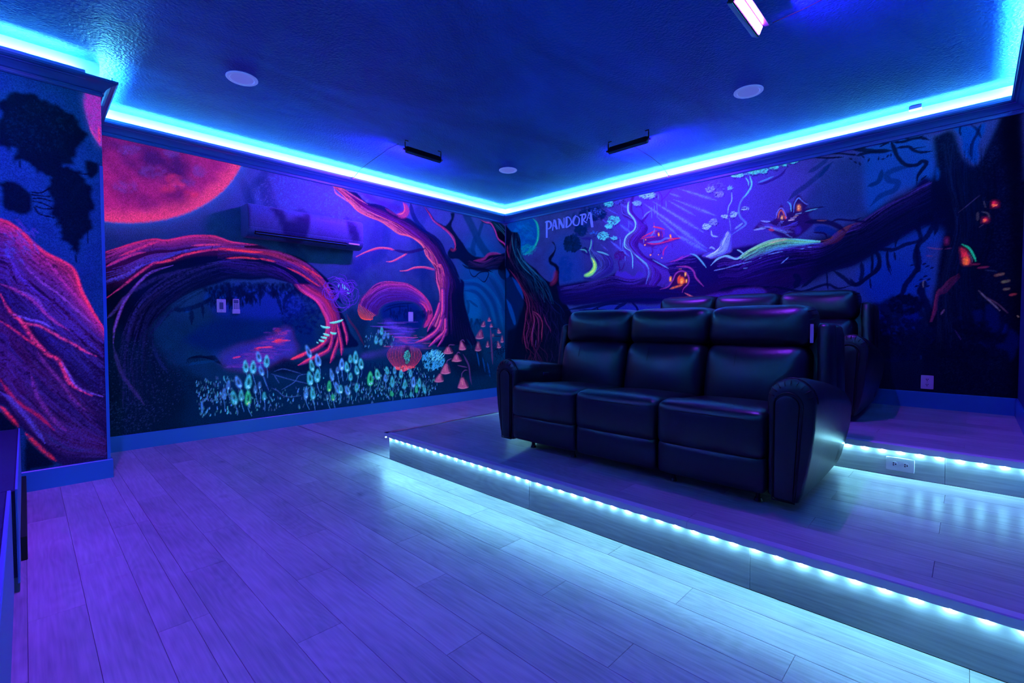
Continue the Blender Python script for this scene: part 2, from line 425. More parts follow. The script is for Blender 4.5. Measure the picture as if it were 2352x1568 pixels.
def blacklight(x, y, rz, label, uv, tilt=38):
    """bar on two U brackets; local +Y is the way it shines, tilted down"""
    t = thing('blacklight_bar', label, 'blacklight', (x, y, ZC), 'ultraviolet blacklight bars on the ceiling', rz)
    L, T = .176, math.radians(tilt)
    def tr(p):   # tilt about the X axis, hang below the ceiling
        yy, zz = p[1], p[2]
        return (p[0], yy*math.cos(T)+zz*math.sin(T), -yy*math.sin(T)+zz*math.cos(T)-.075)
    def tb(b, m, name, r=.004, par=t):
        mb = MB().pillow(b, r, n=4, fn=tr); return mb.build(name, m, par, smooth='auto')
    h = tb((-L, L, -.012, .018, -.024, .024), M_BLACK, 'housing')
    MB().add([tr(p) for p in [(-L,.017,.021),(L,.017,.021),(L,.044,.028),(-L,.044,.028),(-L,.017,.024),(L,.017,.024),(L,.044,.031),(-L,.044,.031)]], [(0,3,2,1),(4,5,6,7),(0,1,5,4),(1,2,6,5),(2,3,7,6),(3,0,4,7)]).build('added_hood', M_BLACK, t)  # flap added to keep the violet light off the ceiling
    for k in range(6):
        MB().add([tr(p) for p in [(-L+.01,-.018,-.020+k*.0075),(L-.01,-.018,-.020+k*.0075),(L-.01,-.018,-.017+k*.0075),(-L+.01,-.018,-.017+k*.0075),(-L+.01,-.010,-.020+k*.0075),(L-.01,-.010,-.020+k*.0075),(L-.01,-.010,-.017+k*.0075),(-L+.01,-.010,-.017+k*.0075)]],
                 [(0,3,2,1),(4,5,6,7),(0,1,5,4),(1,2,6,5),(2,3,7,6),(3,0,4,7)]).build('cooling_fin', M_BLACK, h)
    tb((-L+.004, L-.004, -.014, .012, -.028, -.023), M_GREEN, 'underside_plate', .001)
    for k in range(11):
        for j in range(2):
            cx0 = -L+.012+k*(2*L-.024)/11; z0 = -.018+j*.0185
            v = [(cx0+.001,.0192,z0),(cx0+(2*L-.024)/11-.0035,.0192,z0),(cx0+(2*L-.024)/11-.0035,.0192,z0+.0165),(cx0+.001,.0192,z0+.0165)]
            MB().add([tr(p) for p in v], [(0,1,2,3)]).build('glowing_cell', M_UVS[uv], t)
    for sx in (-1, 1):
        X = sx*(L+.006)
        MB().tube([(X,0,-.075),(X,0,-.02),(X,0,-.004),(X-sx*.03,0,-.003)], .0045, 6).build('bracket', M_BLACK, t)
        MB().tube([(X+sx*.002,0,-.075),(X+sx*.016,0,-.075)], .008, 10).build('knob', M_CHROME if sx > 0 else M_BLACK, t)
    return t
blacklight(1.035, -2.01, math.pi/2, 'black bar lamp on the ceiling aimed at the wall above the air conditioner', 0, 22)
blacklight(2.385, -.99, 0, 'black bar lamp on the ceiling aimed at the back wall treehouse mural', 1, 22)
blacklight(3.61, -2.02, -math.pi/2, 'glowing violet bar lamp on the ceiling at the top of the picture', 2, 24)
blacklight(2.05, -4.30, math.pi, 'bar lamp on the ceiling above the low stage, beyond the picture', 3, 38)

def cord(pts, label):
    o = MB().tube(pts, .0022, 6).build('power_cord', M_CORD, smooth=True)
    return tag(o, label, 'cord', 'thin power cords of the bar lamps')
cord([(1.00,-2.232,2.395),(.85,-2.225,2.400),(.5,-2.185,2.395),(.25,-2.165,2.38),(.10,-2.152,2.342),(.06,-2.15,2.322)], 'thin dark cord from the bar lamp to the left wall crown')
cord([(2.34,-.90,2.40),(2.34,-.8,2.402),(2.33,-.5,2.40),(2.31,-.25,2.385),(2.295,-.11,2.345),(2.29,-.06,2.322)], 'thin dark cord from the bar lamp to the back wall crown')
cord([(3.66,-1.79,2.40),(3.8,-1.78,2.412),(4.1,-1.83,2.418),(4.35,-1.9,2.40),(4.53,-1.95,2.345),(4.56,-1.95,2.322)], 'thin dark cord from the glowing bar lamp to the right wall crown')
for x, y, l in ((.074,-2.152,'small plug clip on the crown above the air conditioner'), (2.29,-.074,'small plug clip on the crown above the treehouse')):
    p = MB().pillow((x-.012,x+.012,y-.012,y+.012,2.3255,2.347), .004, n=3).build('cord_clip', M_WHITE, smooth=True); tag(p, l, 'cord clip')
p = MB().pillow((4.05,4.12,-.075,-.035,2.405,ZC-.0005), .003, n=3).build('light_controller', M_BUFF, smooth='auto'); tag(p, 'small pale control box in the cove above the back wall', 'control box')

# ------------------------------------------------------------------ wall plates
def plate(name, label, pos, face, w, h, kind):
    """face: 'x' looks along +x, 'y' looks along -y"""
    rz = math.pi/2 if face == 'x' else 0
    t = thing(name, label, 'outlet' if 'outlet' in name else 'switch', pos, None, rz)
    MB().pillow((-w/2, w/2, -.006, 0, -h/2, h/2), .0025, n=4).build('cover_plate', M_WHITE, t, smooth='auto')
    if kind == 'duplex_h' or kind == 'duplex_v':
        for s_ in (-1, 1):
            cx_, cz_ = (s_*w*.20, 0) if kind == 'duplex_h' else (0, s_*h*.19)
            n = 20; R = min(w, h)*.20
            ring = [[(cx_+R*math.cos(2*math.pi*k/n), yy, cz_+R*math.sin(2*math.pi*k/n)) for k in range(n)] for yy in (-.005, -.008)]
            sk = MB().loft(ring).build('socket_face', M_WHITE, t)
            for a_, b_ in ((-.35,.2),(.35,.2),(0,-.45)):
                if kind == 'duplex_h': a_, b_ = -b_, a_
                MB().box(cx_+a_*R-.0022, cx_+a_*R+.0022, -.0085, -.0078, cz_+b_*R-.003, cz_+b_*R+.003).build('slot', M_BLACKM, sk)
        MB().disc((0,0), .002, 0, .001, 8).build('screw', M_CHROME, t, rot=(math.pi/2,0,0), loc=(0,-.006,0))
    elif kind == 'switch':
        MB().pillow((-.014, .014, -.0085, -.005, -.028, .028), .001, n=3).build('rocker', M_GREYSW, t)
        for zz in (-.04, .04): MB().disc((0,0), .002, 0, .001, 8).build('screw', M_CHROME, t, rot=(math.pi/2,0,0), loc=(0,-.006,zz))
    elif kind == 'blank':
        for zz in (-.018, .018): MB().pillow((-.010, .010, -.0085, -.005, zz-.011, zz+.011), .001, n=3).build('socket_face', M_WHITE, t)
plate('wall_switch', 'white switch plate inside the painted arch, left of the remote', (.001, -3.276, 1.070), 'x', .067, .108, 'switch')
plate('wall_outlet', 'small white plate between the two painted arches', (.001, -1.459, 1.009), 'x', .062, .104, 'blank')
plate('wall_outlet', 'pale outlet low on the dark right end of the back wall', (4.183, -.001, .512), 'y', .068, .096, 'duplex_v')
plate('wall_outlet', 'white sideways outlet in the riser of the upper platform', (4.166, Y2-.009, .238), 'y', .107, .064, 'duplex_h')
rt = thing('remote_control', 'white remote control in its wall holder beside the switch plate', 'remote', (.001, -3.171, 1.07), None, math.pi/2)
MB().pillow((-.025,.025,-.018,-.004,-.055,.06), .008, n=5).build('remote_body', M_WHITE, rt, smooth='auto')
MB().pillow((-.018,.018,-.0195,-.017,.022,.052), .001, n=3).build('display', M_GREYSW, rt)
for a_ in range(3):
    for b_ in range(4): MB().box(-.017+a_*.0125, -.007+a_*.0125, -.0195, -.0175, .010-b_*.011, .0175-b_*.011).build('button', M_GREYSW, rt)
MB().pillow((-.028,.028,-.022,0,-.062,-.025), .004, n=4).build('holder', M_WHITE, rt, smooth='auto')
hk = thing('wall_hook', 'tiny metal hook on the left wall beside the jutting corner', 'hook', (.0, -4.035, .897), None, math.pi/2)
MB().tube([(0,0,0),(0,-.02,0),(.004,-.03,.002)], .004, 8).build('hook_peg', M_CHROME, hk, smooth=True)

# ------------------------------------------------------------------ sofa
def make_sofa(label):
    # local origin: middle of the front edge, on the floor. world x = 3.125 + x, y = -2.35 + y
    t = thing('reclining_sofa', label, 'sofa', (3.125, -2.35, H1+.0045), 'three-seat black leather reclining sofas')
    W = .70                                     # half width between the arms
    MB().pillow((-W-.10, W+.10, .07, .80, .055, .30), .02, n=4).build('base_frame', M_BLACKM, t, smooth='auto')
    # arms: outer side bows out, top rounded, tapering to the back
    def arm(sg):
        n = 30; prof = []
        # outline in (outward u, z): u=0 inner face
        for k in range(n+1):
            a = math.pi*k/n                       # rounded top from outer to inner
            prof.append((.079+.085*math.cos(a), .425+.092*math.sin(a)))
        prof += [(-.004, .36), (-.002, .20), (.0, .05), (.03, .028), (.085, .026), (.108, .034), (.122, .07), (.138, .15), (.152, .24), (.161, .33)]
        st_ = [(0.0, .70, -.02), (.004, .90, -.006), (.012, .97, 0), (.03, 1.0, 0), (.2, 1.0, -.012), (.45, .985, -.045), (.62, .95, -.068), (.74, .90, -.085), (.80, .83, -.105)]
        cu, cz = .079, .30; rings = []
        for (yy, k, dz) in st_:
            f = 1.0 if yy < .1 else 1.0
            ring = []
            for (u, z) in prof:
                uu = cu+(u-cu)*(k if yy < .05 else 1)*(1-.22*max(0, (yy-.3))); zz = cz+(z-cz)*(1-(1-k)*(.45 if yy < .05 else .2))+dz*min(1, max(0, (z-.12)/.3))
                ring.append((sg*(W+uu), yy, zz))
            rings.append(ring)
        a_ = MB().loft(rings).build('armrest', M_LEATHER, t, smooth='auto')
        # inset front panel with a rounded head, and its welt
        def arch(wd, top, bot, m_, yy, x0, lean):
            pts = []
            for k in range(m_+1):
                a = math.pi*k/m_; pts.append((x0+wd*math.cos(a), yy, top-wd+wd*math.sin(a)))
            for k in range(1, 9):
                q = k/8; pts.append((x0-wd*(1-.0*q), yy, (top-wd)*(1-q)+bot*q))
            for k in range(9):
                q = k/8; pts.append((x0+wd*(1-.42*(1-q)), yy, bot*(1-q)+(top-wd)*q) if k else (x0+wd*.58, yy, bot))
            return [(sg*(W+p[0]), p[1], p[2]) for p in pts]
        r0 = arch(.042, .452, .045, 14, -.001, .070, 0); r1 = arch(.040, .450, .047, 14, -.009, .070, 0); r2 = arch(.032, .442, .055, 14, -.012, .070, 0)
        MB().loft([r0, r1, r2]).build('front_panel', M_LEATHER, a_, smooth='auto')
        w0 = arch(.050, .462, .036, 14, -.003, .071, 0)
        MB().tube(w0+[w0[0]], .0035, 6, False).build('welt', M_SEAM, a_, smooth=True)
        # outer welt following the edge and the gathered pleats over the top
        out = [(sg*(W+cu+(u-cu)*1.012), .030, cz+(z-cz)*1.004) for (u, z) in prof[:n+1]]
        MB().tube(out, .003, 6).build('welt', M_SEAM, a_, smooth=True)
        for k in range(3, n-2, 3):
            a = math.pi*k/n; ca, sa = math.cos(a), math.sin(a)
            pts = []
            for q, yy in ((.062, -.0005), (.070, .002), (.078, .008), (.084, .018), (.087, .028)):
                pts.append((sg*(W+.079+q*ca*.98), yy-.0008, .425+(q+.004)*sa))
            MB().tube(pts, .0022, 5).build('pleat', M_SEAM, a_, smooth=True)
        return a_
    for sg in (-1, 1): arm(sg)
    ws = 2*W/3
    def lean(p, y0, z0, k):                      # tilt back with height
        return (p[0], p[1]+(p[2]-z0)*k, p[2])
    for i in range(3):
        a, b = -W+i*ws+.002, -W+(i+1)*ws-.002
        # seat: top plane falls a little to the back
        def fs(p): return (p[0], p[1], p[2]-.05*max(0, p[1]-.05)+.012*math.exp(-((p[1]-.06)/.08)**2)*(p[2] > .3))
        c = MB().pillow((a, b, -.030, .56, .180, .372), .034, (.0, .012, .014), 12, fs).build('seat_cushion', M_LEATHER, t, smooth=True)
        MB().tube([(a+.03, -.026, .340), (a+ws/4, -.037, .344), (a+ws/2, -.040, .345), (b-ws/4, -.037, .344), (b-.03, -.026, .340)], .0022, 6).build('seam', M_SEAM, c, smooth=True)
        MB().pillow((a, b, -.020, .10, .044, .198), .026, (0, .010, .0), 10).build('footrest', M_LEATHER, t, smooth=True)
        # backrest lower cushion and head cushion
        ax, bx = -W-.028+i*(ws+.018), -W-.028+(i+1)*(ws+.018)-.004
        def fb(p): return lean(p, 0, .33, .20)
        c = MB().pillow((ax+.004, bx-.004, .44, .68, .300, .628), .064, (.004, .034, .0), 12, fb).build('back_cushion', M_LEATHER, t, smooth=True)
        xm = ax+ws*.36
        pts = []
        for z in (.44, .48, .52, .56, .60):
            q = fb((xm+.05*(z-.44), .44-.026+ (z > .58)*.01, z)); pts.append(q)
        MB().tube(pts, .0016, 5).build('seam', M_SEAM, c, smooth=True)
        def fh(p): return lean(p, 0, .33, .12)
        c = MB().pillow((ax-.001, bx+.001, .49, .74, .610, .824), .060, (.006, .026, .006), 12, fh).build('head_cushion', M_LEATHER, t, smooth=True)
        # gathers on the outer end of the end cushions
        if i == 2:
            for k in range(7):
                z = .66+k*.022
                q0, q1 = fh((bx-.012, .512, z)), fh((bx+.010, .56+.02*(k % 2), z+.006))
                MB().tube([q0, ((q0[0]+q1[0])/2+.002, (q0[1]+q1[1])/2-.004, (q0[2]+q1[2])/2), q1], .0025, 5).build('gather', M_SEAM, c, smooth=True)
    # back shell with rounded wings
    def fsh(p): return (p[0]*(1-.06*max(0, p[2]-.4)), p[1]+(p[2]-.1)*.13, p[2])
    MB().pillow((-W-.135, W+.135, .60, .76, .06, .735), .05, (0, .01, 0), 10, fsh).build('back_shell', M_LEATHER, t, smooth=True)
    for sg in (-1, 1):
        x0, x1 = sorted((sg*(W+.055), sg*(W+.118)))
        MB().pillow((x0, x1, .50, .72, .30, .735), .030, (0, .0, 0), 8, fsh).build('side_wing', M_LEATHER, t, smooth=True)
    for x in (-.585, -.29, .29, .655):
        for y in (.05, .62):
            MB().disc((0,0), .017, 0, .012, 14, .012).disc((0,0), .009, .010, .07, 10).build('leg', M_BLACK, t, loc=(x, y, 0))
    # recline latch on the inner face of the left arm
    MB().pillow((-W+.002, -W+.012, .26, .32, .40, .425), .004, n=4).build('recline_latch', M_CHROME, t, smooth=True)
    return t
s1 = make_sofa('three-seat black leather reclining sofa on the lower platform, nearest the camera')
tg = MB().pillow((.722, .737, .555, .561, .640, .730), .0015, n=3).build('care_tag', M_WHITE, s1); tg['label'] = 'small white care tag'
s2 = copy_tree(s1); s2.location = Vector((3.105, -.97, H2+.0045))*S
s2['label'] = 'three-seat black leather reclining sofa on the upper platform, behind the front one'
for c in list(s2.children):
    if c.name.startswith('care_tag'): bpy.data.objects.remove(c)

# ------------------------------------------------------------------ air conditioner (painted with the wall, see mural part)
AC_Y0, AC_Y1 = -3.125, -2.115
AC_PROF = [(0,1.655),(.05,1.640),(.12,1.632),(.155,1.640),(.185,1.658),(.200,1.685),(.204,1.705),(.199,1.712),(.203,1.720),(.205,1.78),(.203,1.84),(.198,1.875),(.188,1.893),(.170,1.900),(.05,1.902),(0,1.902)]

# ------------------------------------------------------------------ mural painter
# The murals are painted on the walls themselves: every stroke is worked out in wall coordinates
# (metres along the wall, height) and laid into the wall surface as paint colour + fluorescence.
_F = np.array([-math.sin(AZ)*math.cos(PITCH), math.cos(AZ)*math.cos(PITCH), -math.sin(PITCH)])
_R = np.array([math.cos(AZ), math.sin(AZ), 0]); _U = np.cross(_R, _F)
AMB = np.array([0.10, 0.26, 1.15])      # what plain wall light returns per unit paint (r,g,b)

def catmull(P, step=6.0):
    P = np.asarray(P, float)
    if len(P) < 3:
        n = max(2, int(np.linalg.norm(P[-1]-P[0])/step)); t = np.linspace(0, 1, n)[:, None]; return P[0]*(1-t)+P[-1]*t
    Q = np.vstack([2*P[0]-P[1], P, 2*P[-1]-P[-2]]); out = []
    for i in range(1, len(Q)-2):
        n = max(2, int(np.linalg.norm(Q[i+1]-Q[i])/step)+1); t = np.linspace(0, 1, n, endpoint=False)[:, None]
        out.append(.5*((2*Q[i])+(Q[i+1]-Q[i-1])*t+(2*Q[i-1]-5*Q[i]+4*Q[i+1]-Q[i+2])*t**2+(3*Q[i]-Q[i-1]-3*Q[i+1]+Q[i+2])*t**3))
    out.append(P[-1][None]); return np.vstack(out)
def resample(P, n):
    P = catmull(P, 3.0); d = np.r_[0, np.cumsum(np.linalg.norm(np.diff(P, axis=0), axis=1))]; t = np.linspace(0, d[-1], n)
    return np.c_[np.interp(t, d, P[:, 0]), np.interp(t, d, P[:, 1])]
def sst(a, b, x):
    t = np.clip((x-a)/(b-a), 0, 1); return t*t*(3-2*t)
def K(ox, oy, s, pts): return [(ox+p[0]/s, oy+p[1]/s) + tuple(p[2:]) for p in pts]
def c1(*p): return K(0, 0, 3.92, p)
def c2(*p): return K(0, 400, 3.92, p)
def c3(*p): return K(0, 800, 3.92, p)
def c4(*p): return K(500, 400, 5.2275, p)
def c5(*p): return K(800, 300, 4.48, p)
def c6(*p): return K(400, 650, 5.2275, p)
def c7(*p): return K(780, 600, 4.48, p)
def c8(*p): return K(1100, 420, 4.48, p)
def d1(*p): return K(1350, 350, 4.355, p)
def d2(*p): return K(1650, 350, 4.355, p)
def d3(*p): return K(1952, 240, 3.92, p)
def d4(*p): return K(1952, 560, 3.92, p)
def e2(*p): return K(1030, 480, 4.1267, p)
def e3(*p): return K(230, 540, 3.3363, p)
def e4(*p): return K(0, 180, 3.408, p)
def e5(*p): return K(0, 500, 2.7034, p)

def vnoise(H, W, cell, seed):
    r = np.random.default_rng(seed); gh, gw = int(H/cell)+3, int(W/cell)+3; g = r.random((gh, gw))
    y = np.arange(H)/cell; x = np.arange(W)/cell; yi, xi = y.astype(int), x.astype(int)
    fy = (y-yi)[:, None]; fx = (x-xi)[None]; fy = fy*fy*(3-2*fy); fx = fx*fx*(3-2*fx)
    a = g[yi][:, xi]; b = g[yi][:, xi+1]; c = g[yi+1][:, xi]; d = g[yi+1][:, xi+1]
    return a*(1-fy)*(1-fx)+b*(1-fy)*fx+c*fy*(1-fx)+d*fy*fx
def fbm(H, W, cell, seed, o=4):
    t = 0; s = 0
    for k in range(o):
        if cell/2**k < 1: break
        t = t+vnoise(H, W, cell/2**k, seed+k)*.5**k; s += .5**k
    return t/s

class Mural:
    def __init__(s, ax, val, s0, s1, z0, z1, h, seed=1):
        s.ax, s.val, s.s0, s.z0, s.h = ax, val, s0, z0, h
        s.W = int(round((s1-s0)/h))+1; s.H = int(round((z1-z0)/h))+1; s.s1 = s0+(s.W-1)*h
        s.col = np.zeros((s.H, s.W, 3)); s.flu = np.zeros((s.H, s.W))
        s.M = np.zeros((s.H, s.W)); s.rng = np.random.default_rng(seed)
        s.n1 = fbm(s.H, s.W, .25/h, seed+10); s.n2 = fbm(s.H, s.W, .06/h, seed+20, 3); s.n3 = s.rng.random((s.H, s.W))
        s.n5 = fbm(s.H, s.W, .034/h, seed+40, 3); s.n6 = fbm(s.H, s.W, .034/h, seed+50, 3)
        s.sp = (s.n3+np.roll(s.n3, 1, 0)+np.roll(s.n3, 1, 1)+np.roll(np.roll(s.n3, 1, 0), 1, 1))/4
    def U(s, P):
        P = np.asarray(P, float)[:, :2]
        d = _F*FPX + _R*(P[:, :1]-1176) - _U*(P[:, 1:2]-784)
        t = (s.val-CAM[s.ax])/d[:, s.ax]; X = CAM+d*t[:, None]
        return np.c_[X[:, 1-s.ax], X[:, 2]], t          # t*FPX = depth; metres per pixel = t
    def ij(s, Q): return (Q[:, 0]-s.s0)/s.h, (Q[:, 1]-s.z0)/s.h
    def comp(s, sl, m, rgb, flu):
        m = m[..., None]; s.col[sl] = s.col[sl]*(1-m)+np.asarray(rgb)*m
        s.flu[sl] = s.flu[sl]*(1-m[..., 0])+flu*m[..., 0]
    def _flush(s, box, rgb, alpha, flu, grain, mul=None):
        a, b, c, d = box
        if a >= b or c >= d: return
        sl = (slice(a, b), slice(c, d)); m = s.M[sl].copy(); s.M[sl] = 0
        grain = grain*.62
        if grain: m = m*np.clip(1-grain*2.2*np.clip(s.sp[sl]*1.1+s.n2[sl]*.28-.39-m*.22, 0, 1)*2, 0, 1)
        s.comp(sl, m*alpha, rgb, flu)
    def stroke(s, P, w, c, a=1.0, soft=.5, flu=0.0, grain=0.0, taper=(.2, .2), rough=0, raw=False):
        """w half width in picture pixels at the stroke's place"""
        P = np.asarray(P, float)
        if P.shape[1] > 2: wi = P[:, 2]; P = P[:, :2]
        else: wi = None
        C = P if raw else catmull(P, max(3.0, w*.8))
        n = len(C); u = np.linspace(0, 1, n)
        ww = np.full(n, float(w)) if wi is None else np.interp(u, np.linspace(0, 1, len(wi)), wi)
        if taper[0] > 0: ww = ww*np.clip(.12+u/taper[0], 0, 1)
        if taper[1] > 0: ww = ww*np.clip(.12+(1-u)/taper[1], 0, 1)
        if rough: ww = ww*(1+rough*(s.rng.random(n)-.5))
        Q, t = s.U(C); x, y = s.ij(Q); r = np.maximum(ww*t*1.08/s.h, .6)
        bx = [s.H, 0, s.W, 0]
        for i in range(n-1):
            R_ = max(r[i], r[i+1])*(1+soft*.6)+1
            a0, a1 = int(max(0, min(y[i], y[i+1])-R_)), int(min(s.H, max(y[i], y[i+1])+R_+2))
            b0, b1 = int(max(0, min(x[i], x[i+1])-R_)), int(min(s.W, max(x[i], x[i+1])+R_+2))
            if a0 >= a1 or b0 >= b1: continue
            yy = np.arange(a0, a1)[:, None]-y[i]; xx = np.arange(b0, b1)[None]-x[i]
            dx, dy = x[i+1]-x[i], y[i+1]-y[i]; L = dx*dx+dy*dy+1e-9
            q = np.clip((xx*dx+yy*dy)/L, 0, 1); rr = r[i]+(r[i+1]-r[i])*q
            d = np.sqrt((xx-q*dx)**2+(yy-q*dy)**2)/rr
            m = 1-sst(1-soft, 1+soft*.5, d)
            v = s.M[a0:a1, b0:b1]; np.maximum(v, m, out=v)
            bx = [min(bx[0], a0), max(bx[1], a1), min(bx[2], b0), max(bx[3], b1)]
        s._flush(bx, lin(c), a, flu, grain)
    def poly(s, P, c, a=1.0, soft=2.0, flu=0.0, grain=0.0, ragged=0.0, smooth=True, grad=None):
        P = catmull(list(P)+[P[0]], 8.0) if smooth else np.asarray(P, float)
        Q, t = s.U(P); x, y = s.ij(Q); sf = max(.8, soft*float(np.mean(t))/s.h); pad = int(sf*2+3+ragged*3)
        a0, a1 = int(max(0, y.min()-pad)), int(min(s.H, y.max()+pad)); b0, b1 = int(max(0, x.min()-pad)), int(min(s.W, x.max()+pad))
        if a0 >= a1 or b0 >= b1: return
        yy = np.arange(a0, a1)[:, None]; xx = np.arange(b0, b1)[None]
        if ragged:
            k = ragged*5; yy = yy+(s.n5[a0:a1, b0:b1]-.5)*k*2; xx = xx+(s.n6[a0:a1, b0:b1]-.5)*k*2
        ins = np.zeros((a1-a0, b1-b0), bool)
        for i in range(len(x)):
            j = i-1
            if y[i] == y[j]: continue
            ins ^= ((y[i] > yy) != (y[j] > yy)) & (xx < (x[j]-x[i])*(yy-y[i])/(y[j]-y[i])+x[i])
        m = ins.astype(float); k = int(round(sf))
        for _ in range(2):
            if k < 1: break
            for ax in (0, 1):
                cs = np.cumsum(np.pad(m, [(k+1, k) if q == ax else (0, 0) for q in (0, 1)], mode='edge'), axis=ax)
                m = (np.take(cs, range(2*k+1, cs.shape[ax]), ax)-np.take(cs, range(0, cs.shape[ax]-2*k-1), ax))/(2*k+1)
        s.M[a0:a1, b0:b1] = m
        s._flush([a0, a1, b0, b1], lin(c), a, flu, grain)
    def fibres(s, A, B, n, cols, w=(1, 2.5), a=(.35, .9), lens=(.15, .6), grain=.3, wob=.05, trange=(0, 1), urange=(0, 1)):
        """bark: n long strokes between guide lines A and B; cols = [(t, rgb, flu), ...] across"""
        N = 60; GA, GB = resample(A, N), resample(B, N); ts = [k[0] for k in cols]
        for _ in range(int(n*1.35)):
            t = s.rng.uniform(*trange); L = s.rng.uniform(*lens); u0 = s.rng.uniform(urange[0]-L*.3, urange[1]-L*.5); u1 = min(urange[1], u0+L); u0 = max(urange[0], u0)
            m = max(4, int((u1-u0)*N*.7)); u = np.linspace(u0, u1, m)
            tt = np.clip(t+wob*np.sin(u*s.rng.uniform(6, 16)+s.rng.uniform(0, 6))*s.rng.uniform(.3, 1), 0, 1)
            i = u*(N-1); pa = np.c_[np.interp(i, range(N), GA[:, 0]), np.interp(i, range(N), GA[:, 1])]; pb = np.c_[np.interp(i, range(N), GB[:, 0]), np.interp(i, range(N), GB[:, 1])]
            P = pa*(1-tt[:, None])+pb*tt[:, None]
            c = [np.interp(t, ts, [k[1][q] for k in cols]) for q in range(3)]; f = np.interp(t, ts, [k[2] for k in cols])
            br = s.rng.uniform(.65, 1.25); c = np.clip(np.array(c)*br, 0, 255)
            s.stroke(P, s.rng.uniform(*w)*.72, c, s.rng.uniform(*a), .6, f, grain, (.35, .35), raw=len(P) > 3)
    def dabs(s, cx, cy, rx, ry, n, c, w=(1, 2), ln_=(2, 5), ang=0, a=.8, flu=0, spread=.8, jit=.25, soft=.5):
        for _ in range(n):
            r = math.sqrt(s.rng.random()); th = s.rng.uniform(0, 2*math.pi); x = cx+rx*r*math.cos(th); y = cy+ry*r*math.sin(th)
            g = ang+s.rng.normal(0, spread); L = s.rng.uniform(*ln_)
            cc = np.clip(np.array(c)*s.rng.uniform(1-jit, 1+jit), 0, 255)
            s.stroke([(x-L/2*math.cos(g), y-L/2*math.sin(g)), (x+L/2*math.cos(g), y+L/2*math.sin(g))], s.rng.uniform(*w), cc, a, soft, flu, 0, (0, .3), raw=True)
    def drop(s, x, y, L, W_, ang, c, flu=.8, hole=True, dark=(0, 30, 84), core=None):
        """teardrop blossom with a dark slit; (x, y) its foot, ang lean in radians"""
        pts = []
        for k in range(14):
            a = 2*math.pi*k/14; v = (1-math.cos(a))/2; px = W_*1.18*math.sin(a)*(1-.55*v); py = -L*1.05*v
            pts.append((x+px*math.cos(ang)-py*math.sin(ang), y+px*math.sin(ang)+py*math.cos(ang)))
        s.poly(pts, c, .95, .5, .95, .12)
        if hole:
            pts = []
            for k in range(10):
                a = 2*math.pi*k/10; v = (1-math.cos(a))/2; px = W_*.52*math.sin(a)*(1-.5*v)+W_*.1; py = -L*(.30+.5*v)
                pts.append((x+px*math.cos(ang)-py*math.sin(ang), y+px*math.sin(ang)+py*math.cos(ang)))
            s.poly(pts, dark, .95, .3, 0)
        if core is not None: s.dabs(x+L*.12*math.sin(ang)+W_*.2, y-L*.16, W_*.35, L*.08, 5, core, (W_*.2, W_*.3), (1, 2), flu=flu)
    def mesh(s, name, parent, off_, holes=None):
        """the painted skin of the wall, off_ in front of it"""
        H, W = s.H, s.W; xs = s.s0+np.arange(W)*s.h; zs = s.z0+np.arange(H)*s.h
        X, Z = np.meshgrid(xs, zs); V = np.zeros((H*W, 3)); V[:, 1-s.ax] = X.ravel(); V[:, 2] = Z.ravel(); V[:, s.ax] = s.val+off_
        V *= S; i = np.arange((H-1)*(W-1)); r, c = i//(W-1), i % (W-1); v = r*W+c
        quad = np.c_[v, v+1, v+W+1, v+W] if s.ax == 1 else np.c_[v, v+1, v+W+1, v+W]
        me = bpy.data.meshes.new(name); me.vertices.add(len(V)); me.vertices.foreach_set('co', V.ravel())
        me.loops.add(len(quad)*4); me.loops.foreach_set('vertex_index', quad.ravel().astype(np.int32))
        me.polygons.add(len(quad)); me.polygons.foreach_set('loop_start', np.arange(0, len(quad)*4, 4, dtype=np.int32))
        me.update(calc_edges=True); s.attrs(me, s.col.reshape(-1, 3), s.flu.ravel())
        me.materials.append(M_MURAL); o = bpy.data.objects.new(name, me); COL.objects.link(o); o.parent = parent
        return o
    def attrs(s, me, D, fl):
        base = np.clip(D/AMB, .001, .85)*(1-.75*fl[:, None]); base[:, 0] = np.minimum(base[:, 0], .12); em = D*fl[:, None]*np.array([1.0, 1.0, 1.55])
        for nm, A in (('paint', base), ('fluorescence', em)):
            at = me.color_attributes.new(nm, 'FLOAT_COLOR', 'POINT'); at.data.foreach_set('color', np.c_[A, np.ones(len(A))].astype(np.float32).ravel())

PINK, HOT, MAG, PUR = (225, 45, 120), (255, 50, 85), (165, 35, 140), (95, 40, 165)
DK, DB, NAVY = (0, 6, 40), (0, 12, 60), (0, 22, 85)

def bg(m, top, bot, zt=2.3, zb=.1, amp=.25):
    z = (m.z0+np.arange(m.H)*m.h)[:, None, None]; t = np.clip((z-zb)/(zt-zb), 0, 1)
    m.col[:] = lin(bot)*(1-t)+lin(top)*t; m.col *= (1+amp*(m.n1-.5)*2)[..., None]*(1+.15*(m.n2-.5)*2)[..., None]

# ================= left wall =================
A = Mural(0, 0.0, YB, 0.0, .10, 2.25, .0046, 3)
bg(A, (26, 62, 172), (3, 42, 100), zb=.9, amp=.18)
# mottled pale patch above the air conditioner
A.poly(c4((560,60),(900,20),(1400,180),(1750,480),(1700,560),(1100,450),(600,380)), (40, 72, 190), .6, 12, .0, .5)
A.dabs(690, 440, 110, 45, 800, (62, 96, 215), (.8, 1.5), (1, 4), 0, .3, 0, 1.5)
A.dabs(790, 470, 60, 40, 400, (66, 100, 220), (.8, 1.5), (1, 4), 0, .3, 0, 1.5)
